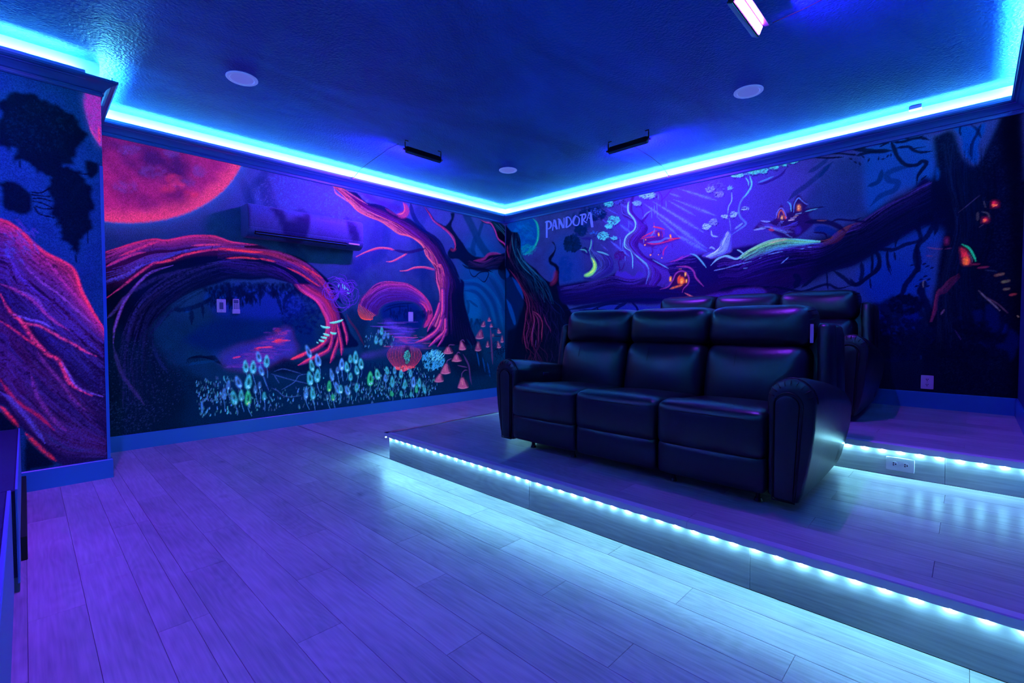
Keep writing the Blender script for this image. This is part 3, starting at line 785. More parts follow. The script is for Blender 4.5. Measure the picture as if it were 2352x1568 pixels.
# far tree trunks, a shade darker than the mist
for P, wd, cc, al in ((c4((230,0),(300,90),(360,260),(400,420)), 10, (0,30,110), .8), (c4((560,0),(440,120),(400,260),(420,420)), 9, (0,30,110), .7),
    (c4((560,120),(640,380),(740,620),(800,800),(1000,1010)), 17, (0,28,110), .9), (c4((1010,480),(1060,620),(930,700),(830,720)), 16, (10,24,110), .8),
    (c4((1560,560),(1600,680),(1650,800)), 11, (10,30,130), .8),
    (c5((560,720),(450,820),(400,1000),(370,1230),(270,1330)), 11, (0,36,130), .75), (c5((750,840),(700,1000),(720,1200),(740,1450)), 20, (0,34,125), .8),
    (c5((760,1200),(790,1400),(800,1568),(830,1700),(900,1900)), 17, (0,28,110), .9), (c5((0,1330),(80,1420),(130,1500)), 16, (10,30,130), .6),
    (c4((1700,1100),(1800,1010),(1900,800),(1960,600)), 17, (8,30,135), .7), (c4((1450,1500),(1600,1250),(1750,1050)), 14, (8,30,130), .6)):
    A.stroke(P, wd, cc, al*.62, .5, 0, .25, (0, 0))
# misty right end seen through the branches
A.poly([(1062,560),(1100,540),(1165,600),(1165,905),(1080,905),(1060,820),(1050,700)], (0, 78, 165), .75, 16)
A.poly(e2((150,740),(260,800),(300,900),(300,1020),(210,1060),(170,960)), (0, 100, 185), .9, 5)
for i, (o_, r_) in enumerate(((0, 0), (28, 26), (56, 52), (86, 78))):
    A.stroke(e2((140-o_*.1,770-r_*1.2),(260+o_*.4,790-r_*1.3),(350+o_,900-r_),(400+o_*1.1,1040-r_*.6),(420+o_*1.2,1180)), 4.5, (0, 58, 135) if i % 2 == 0 else (0, 92, 178), .8, .6)
A.stroke(e2((360,560),(440,640),(520,760),(548,850)), 5, (0, 88, 175), .8, .6); A.stroke(e2((380,640),(450,740),(520,900),(545,1010)), 6, (0, 60, 135), .8, .6)
A.stroke(e2((170,860),(190,900),(185,1000)), 4, (0,60,130), .8); A.stroke(e2((190,860),(280,930)), 3, (0,60,130), .8); A.stroke(e2((450,830),(500,940)), 3, (0,96,185), .8)
A.stroke(e2((240,840),(275,855)), 1.5, (0,110,195), .8)
A.dabs(1085, 745, 30, 10, 60, (0, 40, 95), (2, 4), (3, 9), 1.57, .6, 0, .3)
A.poly([(1062,750),(1100,742),(1165,760),(1165,905),(1060,905)], (0, 52, 120), .75, 10)
A.stroke(e2((170,60),(240,200),(300,330),(400,470)), 11, (0, 40, 105), .8, .4, 0, .1, (0,0)); A.stroke(e2((330,110),(300,200),(285,260)), 5, (0,40,105), .8)
A.stroke(e2((260,250),(230,380),(260,440)), 7, (0,42,110), .7); A.stroke(e2((120,430),(200,400),(260,440)), 8, (0,40,108), .6)

# moon
mp_, _ = A.U([(383,502),(472,469),(546,405),(551,380),(237,510)])
Am = np.c_[2*mp_, np.ones(5)]; bb_ = (mp_**2).sum(1); sol = np.linalg.lstsq(Am, bb_, rcond=None)[0]
MC = sol[:2]; MR = math.sqrt(sol[2]+MC@MC)
def moon(m, c, R):
    X = (m.s0+np.arange(m.W)*m.h)[None]; Z = (m.z0+np.arange(m.H)*m.h)[:, None]
    d = np.sqrt((X-c[0])**2+(Z-c[1])**2)/R; nz = m.n1; n2 = m.n2
    halo = np.exp(-np.clip(d-1, 0, 9)/.045)*(d > .98)*.55
    m.comp((slice(None), slice(None)), halo*np.clip(.2+1.2*(c[1]-Z)/R+.4*abs(X-c[0])/R, 0, 1), lin((70, 120, 225)), .35)
    ang = np.arctan2(Z-c[1], X-c[0])
    body = 1-sst(.985, 1.012, d+.02*(m.sp-.5))
    low = np.clip((c[1]-Z)/R*1.1+.25*(X-c[0])/R, 0, 1)
    t = np.clip(.16+.62*low+1.5*(nz-.5)+.45*(n2-.5), 0, 1)[..., None]
    cin = lin((60, 16, 92))*(1-t)+lin((200, 34, 118))*t
    rim = (sst(.86, .99, d+.05*(n2-.5)))[..., None]; side = np.clip(.5+.75*np.sin(-ang)*np.clip(np.cos(ang)+.6, 0, 1)+.5*np.cos(ang), 0, 1)[..., None]
    crim = lin((150, 60, 190))*(1-side)+lin((255, 60, 115))*side
    cc = cin*(1-rim)+crim*rim
    cc = cc*(1+.35*(m.sp-.5)*2)[..., None]
    b = body[..., None]; m.col[:] = m.col*(1-b)+cc*b; m.flu[:] = m.flu*(1-body)+.8*body
    # craters
    return d
moon(A, MC, MR)
for x, y, rx, ry in ((300,345,26,12),(350,395,30,14),(420,420,28,10),(290,430,30,12),(460,395,16,12),(395,350,20,10)):
    A.dabs(x, y, rx, ry, 70, (105, 50, 150), (2, 5), (4, 12), .3, .10, .8, 1.2)
for x, y in ((410,425),(385,432),(440,445),(400,410)): A.dabs(x, y, 18, 8, 30, (245, 40, 90), (3, 6), (4, 12), -.4, .10, .9, .5)

# ---- great arch trunk
outer = [(228,590)]+e3((40,130),(150,95),(300,50),(420,30),(490,40),(560,30),(700,5),(860,5),(930,25),(1000,50),(1100,62))+c4((480,850),(620,905),(820,945),(1000,1010),(1150,1110),(1290,1230),(1370,1330),(1420,1430),(1500,1560))+c6((1880,140),(1950,220),(2000,330),(2060,440),(2120,600),(2200,760))
inner = [(228,960)]+e3((120,1400),(150,1250),(180,1100),(250,900),(330,760),(430,640),(560,520),(720,430),(900,370))+c4((160,1260),(420,1270),(640,1250),(830,1290),(910,1325))+c6((1520,110),(1680,210),(1760,330),(1810,440),(1820,600),(1760,760))
A.poly(outer+inner[::-1], (0, 10, 62), 1, 1.5)
A.poly(outer[:14]+e3((1101,150),(860,150),(700,160),(560,200),(400,250),(200,350),(45,420)), (45, 10, 78), .9, 3, .3, .2)
A.poly([(228,600)]+e3((60,1545),(700,1460),(520,1000),(420,800),(400,700),(560,530),(300,500)), DK, .9, 12, 0, .15, .3)
A.poly([(232,700)]+e3((60,1545),(1101,1410),(1090,1300),(620,1000),(500,1000),(380,860),(250,800)), (0, 20, 62), .9, 8, 0, .3, .5)
# pool of dim blue in the opening, mist and trees
A.poly(c6((100,700),(300,520),(600,400),(1000,350),(1400,300),(1600,420),(1700,600),(1650,760),(1200,830),(800,860),(500,850)), (0, 25, 108), .85, 8, 0, .2)
A.poly(c6((420,110),(560,40),(800,30),(1300,60),(1500,180),(1600,330),(1300,420),(900,420),(500,360)), (6, 36, 165), .9, 8, 0, .2)
A.poly(e3((640,560),(690,550),(690,580),(650,590)), (0, 60, 170), .9, 1); A.poly(e3((790,490),(870,410),(1000,395),(960,470),(850,520)), (0, 50, 160), .8, 2)
for P, wd in ((c6((0,330),(200,300),(420,200),(520,60)), 5), (c6((650,0),(670,150),(660,340)), 4), (c6((560,10),(590,120)), 4), (c6((700,60),(880,130),(1000,100)), 6),
    (c6((900,120),(920,260)), 4), (c6((1030,20),(1030,270)), 4), (c6((1200,60),(1260,230),(1300,380)), 4), (c6((1480,80),(1340,180),(1310,330)), 5), (c6((340,260),(350,420)), 3), (c6((210,330),(210,500)), 4),
    (c6((440,180),(445,300)), 3)):
    A.stroke(P, wd, (0, 14, 70), .85, .4, 0, .1, (.1, .5), .5)
A.dabs(530, 690, 60, 14, 120, (0, 10, 55), (1.5, 3), (6, 20), 1.57, .6, 0, .25)
A.dabs(600, 668, 130, 14, 260, (0, 10, 62), (2, 4), (6, 16), 1.57, .55, 0, .4)
A.dabs(690, 720, 46, 50, 260, (0, 14, 90), (2, 4), (3, 9), 1.0, .45, 0, 1.5)
# glowing path
A.poly(c6((640,1020),(560,880),(760,760),(1000,700),(1240,600),(1320,540),(1400,560),(1420,680),(1480,780),(1400,900),(1200,980),(1050,1060),(800,1040)), (66, 48, 180), .9, 6, .25, .3)
for _ in range(150):
    q = A.rng.random(); y = 545+q*470; x = 1330-q*420+A.rng.normal(0, 120+130*q)*.5; L = A.rng.uniform(60, 230)*(.4+q*.8)
    hot = A.rng.random() < .35 and q < .6
    A.stroke(c6((x-L/2, y+A.rng.normal(0, 4)), (x, y), (x+L/2, y+A.rng.normal(0, 4))), A.rng.uniform(.8, 2.2), (225, 40, 95) if hot else (130, 45, 150), A.rng.uniform(.2, .65), .7, .75, .5)
for P in (((1170,705),(1300,690),(1400,690)), ((960,785),(1080,770),(1180,762)), ((1200,690),(1290,672)), ((700,900),(800,880))): A.stroke(c6(*P), 2.2, HOT, .85, .7, .9, .4)
A.poly(c6((450,830),(700,760),(900,730),(620,900),(560,960),(480,930)), (15, 60, 165), .5, 7, 0, .4)
A.poly(c6((1330,880),(1200,960),(1060,1060),(1180,1080),(1500,1100),(2091,1060),(2091,860),(1700,900),(1500,960)), (0, 12, 62), .9, 4, 0, .2)
# arch bark
A.fibres(outer[:13], e3((45,250),(150,200),(300,140),(450,110),(560,110),(700,90),(860,90),(1000,80),(1101,80)), 210, [(0, (185,38,112), .8), (.5, (135,32,120), .7), (1, (80,28,125), .5)], (1, 3), (.3, .85), (.15, .5), .75)
A.stroke(outer[:13], 2.2, (235, 40, 105), .8, .7, .9, .3); A.stroke(e3((850,8),(930,25),(1000,50),(1101,62)), 1.5, (225,50,120), .7, .7, .9)
A.fibres(e3((45,260),(200,220),(380,150),(560,130),(800,90),(1101,85)), e3((45,380),(200,330),(330,240),(480,190),(700,120),(1101,100)), 60, [(0, (110,45,160), .6), (1, (60,50,170), .5)], (1, 2.2), (.3, .7), (.2, .5), .8)
for P, wd, cc in ((e3((50,480),(160,400),(260,320),(400,220),(480,205),(600,165),(760,125),(930,108),(1101,118)), 3.0, (235,45,115)),
    (e3((430,215),(560,190),(640,150),(800,120)), 2.4, HOT), (e3((960,105),(1040,112),(1101,120)), 3, (255,45,70)), (e3((700,80),(860,72),(960,78)), 2.6, (255,60,120)),
    (e3((100,830),(110,720),(140,620),(180,520),(240,430),(320,340),(400,280),(560,230)), 2.8, (130,65,185)), (e3((50,640),(110,580),(170,500),(220,450)), 3.2, (85,50,150)),
    (e3((45,240),(130,200),(250,150),(350,130)), 3, (220,45,120)), (e3((150,160),(280,110),(380,70),(450,50)), 3, (240,45,110)), (e3((50,350),(140,320),(230,280),(330,220)), 2.4, (95,65,180)),
    (e3((100,840),(130,960),(170,1070),(250,1180),(340,1300)), 4, (38,40,120)), (e3((400,820),(440,940),(520,1060)), 4, (10,32,95)), (e3((380,760),(480,640),(600,540)), 4, (10,26,90)),
    (e3((500,160),(600,130),(700,125)), 3, (30,60,180)), (e3((170,480),(300,400),(430,330),(560,290),(700,250)), 5, (22,28,105))):
    A.stroke(P, wd, cc, .8, .7, .85 if cc[0] > 90 else .35, .6)
A.fibres(e3((100,1300),(130,900),(230,600),(400,400),(700,240),(1101,160)), e3((500,1400),(430,900),(460,700),(640,520),(900,380),(1101,330)), 110, [(0, (25,32,115), .3), (1, (0,14,62), 0)], (1, 3.5), (.2, .5), (.1, .4), .8)
A.dabs(330, 880, 90, 100, 700, (20, 40, 110), (.7, 1.2), (1, 2), 0, .35, .1, 2)
A.dabs(300, 960, 60, 50, 300, (20, 45, 120), (.7, 1.2), (1, 2), 0, .35, .1, 2)
# arch right shoulder
A.fibres(c4((0,830),(300,880),(700,920),(1000,1030),(1200,1180),(1330,1340),(1420,1500)), c4((0,1010),(300,980),(600,1040),(900,1160),(1100,1300),(1250,1430),(1330,1568)), 170, [(0, (130,35,130), .6), (.4, (195,36,100), .8), (.65, (95,32,145), .5), (1, (34,20,120), .25)], (.8, 2.0), (.3, .85), (.12, .4), .6)
for P in (c4((0,885),(200,910),(420,935),(560,930)), c4((240,910),(400,930),(480,935)), c4((500,1010),(600,1030),(700,1050)), c4((100,1010),(300,1000),(500,1020)), c4((830,1120),(1000,1200),(1180,1320),(1240,1350)), c4((1000,1090),(1150,1180),(1260,1250)), c4((1180,1390),(1270,1480),(1330,1560))):
    A.stroke(P, 2.4, (255, 48, 75), .85, .7, .9, .45)
A.fibres(c4((0,1010),(300,1040),(650,1090),(900,1230),(1080,1400)), c4((0,1200),(300,1250),(600,1240),(850,1290)), 90, [(0, (30,22,130), .2), (1, (0,10,70), 0)], (1, 3), (.3, .7), (.1, .4), .5)
# right leg and roots
legA = c6((1440,15),(1530,110),(1690,210),(1770,340),(1815,450),(1815,590),(1740,730)); legB = c6((1640,20),(1820,120),(1930,260),(1990,420),(1960,600),(1900,700))
A.poly(legA+legB[::-1], (60, 15, 100), .9, 1.2, .3)
A.fibres(legA, legB, 150, [(0, (240,55,115), .9), (.3, (170,36,135), .8), (.6, (205,36,90), .8), (1, (90,22,120), .4)], (.8, 2.2), (.35, .9), (.2, .6), .45)
for P, wd in ((c6((1830,580),(1830,680),(1720,780),(1560,850),(1400,920)), 5), (c6((1900,600),(1890,700),(1850,800),(1750,860),(1620,920),(1490,990)), 5), (c6((1980,560),(1970,680),(1920,830),(1875,960)), 4.5),
              (c6((1960,500),(1990,650),(2010,760),(2010,870)), 4), (c6((2010,430),(2050,560),(2070,640),(2075,740)), 3.5)):
    A.stroke(P, wd+1.5, (30, 8, 80), .8, .5, .1); A.stroke(P, wd, (170, 35, 120), .9, .5, .8, .5); A.stroke([(x-1, y-1) for x, y in P], wd*.45, (255, 60, 95), .85, .6, .95, .4)
A.stroke(c6((1560,860),(1480,885),(1400,915)), 3.5, HOT, .9, .6, .95, .3)
A.stroke(c7((70,540),(110,620),(170,700),(210,780),(250,860)), 2.2, (130,25,80), .7, .7, .6, .5)
A.poly(c7((100,470),(260,560),(290,640),(270,800),(300,900),(250,930),(180,780),(90,620),(60,560)), (0, 10, 60), .6, 5)
# shelf fungus
for P in (((1870,480),(1940,470),(2025,445)), ((1760,515),(1800,530),(1870,535)), ((1875,595),(1910,605),(1945,605)), ((1790,610),(1830,620),(1862,630)), ((1762,650),(1800,655),(1832,662)), ((1738,685),(1770,695),(1800,700)), ((1710,715),(1730,722))):
    A.stroke(c6(*P), 2.4, (70, 235, 190), 1, .5, .95, .2, (.3, .2)); A.stroke(c6(*[(a_, b_-8) for a_, b_ in P]), .9, (150, 255, 230), .9, .5, .95)
# dark fern
for k in range(16):
    a_ = k/15; A.stroke(c6((150+a_*330, 960-a_*60), (180+a_*300, 900-a_*30), (330+a_*240, 860+a_*120)), 1.1, (0, 12, 55), .8, .6); A.stroke(c6((180+a_*330, 990-a_*50), (220+a_*300, 950-a_*30)), .9, (0, 60, 150), .6, .6)

# ---- second arch (centre)
o2 = c7((195,450),(220,380),(280,320),(340,260),(400,225),(480,208),(600,215),(700,230),(800,290),(870,350),(930,430),(955,520),(950,600),(900,670)); i2 = c7((380,560),(400,500),(460,440),(560,405),(660,400),(760,415),(830,460),(865,520),(880,600),(850,670))
A.poly(o2+i2[::-1], (40, 14, 110), .95, 1.5, .2)
A.poly(c7((420,500),(500,430),(640,415),(780,440),(840,520),(850,640),(780,720),(560,720),(450,620)), (0, 22, 120), .85, 4)
A.fibres(o2, i2, 210, [(0, (235,55,130), .85), (.25, (165,42,150), .75), (.6, (95,36,165), .5), (1, (44,22,125), .3)], (.6, 1.5), (.3, .8), (.15, .5), .5)
A.fibres(c7((780,410),(860,460),(900,560),(860,680)), c7((880,380),(930,450),(950,560),(890,680)), 40, [(0, (225,45,110), .85), (1, (190,40,130), .7)], (.8, 1.8), (.4, .9), (.3, .7), .4)
for k in range(13):   # glowing fringe
    a_ = k/12; A.stroke(c7((200+a_*170, 440+a_*110), (190+a_*150, 520+a_*50), (230+a_*110, 590+a_*8), (320, 605-a_*10)), .62, (255, 75, 70), .9, .5, .95)
A.dabs(945, 725, 50, 12, 100, (0, 16, 90), (2, 4), (4, 12), 1.57, .6, 0, .3)
for P in (((470,470),(600,440),(760,430)), ((520,480),(530,560)), ((620,450),(620,540)), ((700,440),(710,520)), ((450,520),(560,470),(700,460))): A.stroke(c7(*P), 2, (0, 12, 72), .7, .5)
# path 2
A.poly(c7((440,620),(520,600),(600,660),(760,700),(730,780),(860,850),(900,900),(700,940),(300,1010),(230,960),(480,900),(560,760)), (45, 55, 185), .85, 4, .1, .4)
for _ in range(90):
    q = A.rng.random(); y = 620+q*280; x = 560+q*150+A.rng.normal(0, 60+60*q); L = A.rng.uniform(30, 150)
    A.stroke(c7((x-L/2, y), (x, y+2), (x+L/2, y)), A.rng.uniform(.6, 1.6), (215, 50, 130) if q > .45 and A.rng.random() < .6 else (110, 60, 200), A.rng.uniform(.3, .7), .7, .7, .4)
# ground
A.poly(c7((-300,1100),(200,1010),(500,900),(800,900),(1000,880),(1200,840),(1592,830),(1592,1300),(0,1500),(-300,1500)), (0, 34, 92), .85, 7, 0, .3)
A.poly([(440,905),(560,880),(700,862),(840,850),(960,835),(1160,838),(1160,900),(780,940),(440,985)], (0, 30, 82), .85, 8, 0, .3)
for _ in range(160):
    x = A.rng.uniform(820, 960); y = 845+A.rng.normal(0, 6); A.stroke([(x, y+A.rng.uniform(8, 24)), (x+A.rng.normal(0, 2), y-A.rng.uniform(0, 10))], A.rng.uniform(.8, 1.8), (0, 22, 85), .6, .5)
# pale curling roots behind the blossoms
for P in (((1200,1060),(1300,1030),(1400,1050),(1520,1085)), ((1170,1090),(1300,1130),(1450,1170),(1600,1205)), ((1600,1090),(1500,1110),(1440,1190),(1290,1280)), ((1170,1260),(1240,1290),(1310,1350),(1400,1365),(1520,1350)), ((1080,1120),(1110,1220),(1140,1300)), ((1200,1100),(1260,1200))):
    A.stroke(c6(*P), 1.3, (45, 95, 195), .65, .6, .3, .5)

# ---- big red tree
tl = c5((-160,570),(-60,660),(0,720),(90,820),(200,880),(330,930),(420,990),(520,1060),(640,1090),(760,1180),(800,1280),(860,1360),(900,1420))+c7((985,80),(985,180),(1010,260),(1030,340),(1025,460),(980,560),(940,640))
tr = c5((-100,560),(0,620),(90,640),(180,740),(300,760),(400,800),(520,880),(620,900),(700,960),(800,1030),(900,1090),(970,1170),(1010,1270),(1060,1330),(1110,1420),(1160,1568))+c7((1160,60),(1215,160),(1280,210),(1275,330),(1290,450),(1320,560),(1350,680),(1400,800))
A.poly(tl+c7((900,760),(1020,880),(1200,860),(1400,860))+tr[::-1], (0, 10, 70), 1, 1.2)
A.poly(c5((100,640),(200,640),(300,700),(450,750),(540,780),(640,880),(560,860),(430,810),(300,760)), (20, 18, 130), .6, 3)
lit = c5((-60,600),(0,640),(100,720),(220,800),(330,850),(440,900),(560,960),(680,1030),(790,1110),(880,1200),(930,1300),(980,1400),(1000,1500))+c7((1075,20),(1110,120),(1130,230),(1110,340),(1110,460),(1105,600),(1095,760))
A.poly(tl+lit[::-1], (85, 16, 110), .9, 1.5, .4)
A.fibres(tl, lit, 260, [(0, (240,60,130), .9), (.35, (200,42,130), .85), (.7, (150,34,135), .7), (1, (70,20,125), .35)], (.7, 1.7), (.35, .9), (.06, .22), .3)
A.fibres(tl, lit, 130, [(0, (110,14,90), .4), (1, (20,8,90), .15)], (.6, 1.5), (.4, .8), (.05, .2), .2, .05, (.12, 1))
A.fibres(tl, lit, 90, [(0, (255,95,130), .95), (1, (240,60,120), .9)], (.5, 1.0), (.5, .95), (.04, .14), .2, .05, (0, .7))
A.fibres(lit, tr, 90, [(0, (60,20,120), .3), (.5, (10,12,80), .05), (1, (0,14,75), 0)], (1, 2.5), (.3, .7), (.1, .3), .5)
A.stroke(tl[:13], 1.8, (255, 95, 120), .95, .6, .95, .25); A.stroke(c5((-150,575),(-60,600),(20,650),(100,700),(200,760)), 2, (255, 80, 130), .85, .6, .95, .4)
A.stroke(c5((-150,575),(-130,640),(-60,690),(40,760),(100,830)), 2.4, (255, 100, 130), .9, .6, .95, .3)
A.poly(c5((560,738),(605,760),(630,830),(600,890),(540,900),(500,860),(570,820)), (225, 45, 120), .9, 1, .9, .4); A.stroke(c5((565,740),(580,800),(560,850),(500,860)), 1.3, (255, 90, 130), .95, .5, .95); A.stroke(c5((380,800),(460,850),(560,890)), 2.5, (150, 35, 120), .7, .7, .7, .6)
A.stroke(c5((640,740),(660,850),(720,960),(820,1060)), 6, (0, 12, 90), .8, .4)
for P, wd in ((((80,1300),(180,1250),(300,1210),(400,1210),(480,1230)), 2.6), (((390,1350),(450,1345),(540,1300),(610,1260)), 2.4), (((530,1445),(600,1440),(680,1410),(780,1405),(880,1425)), 2.4)):
    A.stroke(c5(*P), wd, (235, 50, 115), .95, .5, .9, .3, (.5, .1)); A.stroke(c5(*[(a_, b_-5) for a_, b_ in P]), wd*.4, (255, 110, 130), .7, .5, .95)
A.stroke(c5((460,1225),(600,1250),(720,1230),(800,1210)), 3.5, (10, 10, 90), .85, .4); A.stroke(c7((860,60),(920,75),(985,90)), 2, (200, 45, 120), .9, .5, .8)
# dark branch to the right with red underside
A.poly(c5((780,780),(830,830),(900,930),(960,960),(1000,980),(1060,900),(1050,850),(1095,850),(1080,920),(1060,980),(1120,1080),(1180,1160),(1230,1240),(1300,1290),(1400,1300),(1480,1255),(1560,1270),(1640,1260),(1640,1420),(1500,1430),(1350,1450),(1230,1400),(1130,1320),(1050,1320),(1020,1260),(1060,1200),(1090,1220),(1090,1120),(1040,1060),(960,1000),(880,930),(820,850)), (0, 12, 58), 1, 1.2)
A.stroke(c5((785,785),(830,850),(880,930),(960,990),(1040,1060),(1090,1140),(1100,1200),(1075,1240)), 2.4, (215, 45, 120), .9, .6, .85, .45); A.stroke(c5((900,950),(1000,1010),(1080,1090),(1110,1180)), 1.6, (150, 35, 110), .8, .6, .7, .5)
A.stroke(c5((1050,1220),(1080,1230),(1110,1215)), 3, (160, 30, 90), .7, .7, .7, .5)
A.stroke(e2((235,490),(290,485),(340,470),(380,430),(440,420),(500,425)), 3.2, (150, 30, 110), .85, .6, .75, .4); A.stroke(e2((260,495),(340,500),(420,460)), 1.4, (110,30,110), .7, .6, .6)
A.fibres(e2((180,480),(300,520),(420,470),(540,430)), e2((190,560),(330,590),(450,580),(560,560)), 60, [(0, (30,26,90), .3), (1, (0,20,75), 0)], (.6, 1.3), (.3, .8), (.2, .6), .3)
A.stroke(e2((190,550),(215,620),(250,640),(300,600),(380,600),(340,690),(270,640)), 1.4, (0, 10, 50), .9, .4); A.stroke(e2((130,520),(150,540),(200,560),(340,570),(420,600)), 2.5, (0, 8, 45), .9, .4)
# trunk tip crossing into the corner
A.poly(e2((290,95),(380,118),(450,110),(530,160),(560,230),(560,440),(545,560),(560,440),(535,380),(470,300),(430,200),(395,150),(330,130)), (0, 26, 62), 1, 1)
A.poly(e2((450,210),(560,240),(565,650),(490,590),(470,560),(545,440),(540,370),(480,300)), (0, 5, 32), .95, 2)
A.stroke(e2((300,100),(350,125),(400,135),(440,200),(470,280),(530,330),(560,390),(548,430)), 2.2, (190, 40, 130), .9, .6, .8, .3)
for P in (((430,130),(500,190),(550,260)), ((470,130),(530,200),(560,220)), ((450,160),(520,230),(560,300))): A.stroke(e2(*P), 1.2, (20, 80, 120), .7, .6, .3, .3)
A.stroke(e2((470,570),(510,640),(560,660)), 5, (0, 22, 70), .9, .4)
A.poly(e2((500,580),(565,640),(565,840),(530,740)), (0, 30, 88), .6, 3)
# roots of red tree
for P, wd in ((c7((1060,560),(1010,700),(900,790),(780,840)), 6), (c7((1090,600),(1080,720),(1000,800),(920,880)), 5), (c7((1030,440),(990,560),(930,670),(905,725)), 5), (c7((1100,700),(1060,800),(1010,880)), 2.5), (c7((1060,300),(1060,500),(1040,600)), 6)):
    A.stroke(P, wd+1.5, (25, 8, 90), .7, .5, .1, 0, (0, .3)); A.stroke(P, wd, (160, 40, 150), .9, .5, .7, .5, (0, .4)); A.stroke([(x-1.2, y-1.2) for x, y in P], wd*.4, (255, 70, 130), .85, .6, .95, .35, (0, .3))
for k in range(26):
    x = 1120+k*9; A.stroke(c7((x, 500+k*8), (x+14, 640+k*5), (x+26+k*2, 800+k*4)), A.rng.uniform(.6, 1.3), (28, 22, 120) if k % 3 else (0, 12, 60), .45, .6, .1, .4)
A.poly(c7((1150,300),(1270,300),(1300,500),(1340,700),(1440,860),(1480,1000),(1500,1150),(1200,1170),(1060,900),(1150,700)), (0, 8, 48), .75, 8, 0, .2)
A.stroke(c7((1310,800),(1350,860),(1360,900)), 2, (0, 40, 110), .6); 
for x in (1410, 1470, 1520): A.stroke(c7((x, 930+(x-1410)), (x+15, 1000+(x-1410)), (x+28, 1080+(x-1410))), 2.2, (0, 62, 165), .8, .5)
for k in range(30): A.stroke(c7((1330+A.rng.uniform(0,240), 1130+A.rng.uniform(-60,60)), (1330+A.rng.uniform(0,240), 1160)), 1.2, (0, 22, 70), .4)
for _ in range(26):
    x, y = A.rng.uniform(1590, 1700), A.rng.uniform(880, 1030); A.stroke(c7((x, y), (x+A.rng.normal(0, 20), y-30), (x+A.rng.normal(0, 26), y-60)), .8, (0, 20, 70), .8, .4)
# bell mushrooms
BP, BD = (205, 76, 130), (95, 25, 80)
def bell(m, cf, x, y, w_, h_, lean=0.0, fl=.7, col=BP):
    T = [(x+lean*h_-w_*.14, y-h_*.93), (x+lean*h_+w_*.12, y-h_), (x+lean*h_*.4+w_*.32, y-h_*.5), (x+w_*.52, y-h_*.08), (x+w_*.2, y+h_*.06), (x-w_*.2, y+h_*.08), (x-w_*.52, y-h_*.02), (x-w_*.32+lean*h_*.4, y-h_*.5)]
    m.poly(cf(*T), col, .95, .5, fl, .2)
    m.stroke(cf((x+w_*.22+lean*h_*.6, y-h_*.8), (x+w_*.38, y-h_*.35), (x+w_*.46, y-h_*.1)), max(1, w_*.03), BD, .7, .6, .2)
    m.stroke(cf((x-w_*.05+lean*h_*.6, y-h_*.7), (x-w_*.02, y-h_*.3)), max(1.2, w_*.045), (255, 165, 140), .9, .7, fl)
    m.stroke(cf((x-w_*.5, y-h_*.02), (x, y+h_*.07), (x+w_*.5, y-h_*.06)), .9, (250, 120, 170), .8, .6, fl)
bell(A, c7, 1115, 945, 95, 65, 0); bell(A, c7, 1265, 905, 70, 80, -.2); bell(A, c7, 1205, 1025, 95, 65, -.1); bell(A, c7, 1090, 1150, 100, 100, .05); bell(A, c7, 1022, 1235, 90, 80, .15); bell(A, c7, 1270, 1300, 105, 105, -.1)
for P in (((1185,860),(1130,860),(1120,885)), ((1285,830),(1270,808),(1245,820),(1250,840)), ((1200,960),(1220,935),(1240,945)), ((1100,1050),(1110,1020),(1150,1000)), ((1255,1200),(1260,1150),(1290,1120),(1315,1120)), ((1215,1070),(1260,1080),(1310,1090))): A.stroke(c7(*P), 1.1, (130, 55, 130), .8, .5, .5)
A.stroke(c7((1270,955),(1300,1010),(1330,1080),(1345,1200),(1360,1270)), 2.2, (95, 45, 120), .85, .6, .45, .4)
A.stroke(c7((1550,680),(1560,800),(1565,900),(1575,1060)), 2.4, (110, 45, 110), .85, .6, .45, .3)
for x, y, w_, h_, l_ in ((1440,790,80,85,.15), (1425,915,62,85,.0), (1477,668,42,52,.2), (1540,612,34,34,0), (1560,672,30,28,0), (1642,735,38,42,-.3), (1672,828,30,60,0), (1640,885,40,60,-.2), (1523,878,32,55,0), (1578,770,26,24,0)):
    bell(A, c7, x, y, w_, h_, l_, .55, (165, 58, 110))
for P in (((1565,700),(1600,690),(1630,700)), ((1565,770),(1620,770),(1665,770)), ((1570,870),(1600,830),(1630,835)), ((1500,840),(1470,860)), ((1565,940),(1520,945))): A.stroke(c7(*P), 1.0, (10, 24, 80), .9, .4)

# ---- cage flower and glowing weeds
for k in range(22):
    a_ = (k-10.5)/10.5; x0 = 665+a_*165; cc = (235, 60, 95) if abs(a_) > .0 else (150, 40, 90)
    A.stroke(c7((665+a_*150, 880-(1-abs(a_))*18+abs(a_)*16), (x0+a_*10, 970), (665+a_*125, 1060), (655+a_*55, 1110), (655+a_*12, 1130)), .72, cc if k % 2 else (200, 50, 110), .85, .5, .9, .2)
A.poly(c7((668,880),(700,870),(725,900),(730,980),(715,1040),(685,1060),(665,1000)), (0, 20, 80), .7, 2); A.dabs(935, 820, 7, 15, 60, (40, 190, 165), (.9, 1.6), (1.5, 4), 1.2, .7, .6, .6)
A.dabs(932, 845, 24, 5, 50, (245, 70, 90), (1, 1.8), (2, 6), 0, .8, .9, .5)
A.dabs(995, 826, 26, 22, 260, (40, 165, 215), (.7, 1.3), (3, 7), -1.2, .75, .6, .45); A.dabs(1000, 815, 20, 12, 70, (100, 230, 225), (.6, 1.1), (2, 6), -1.2, .85, .85, .45)
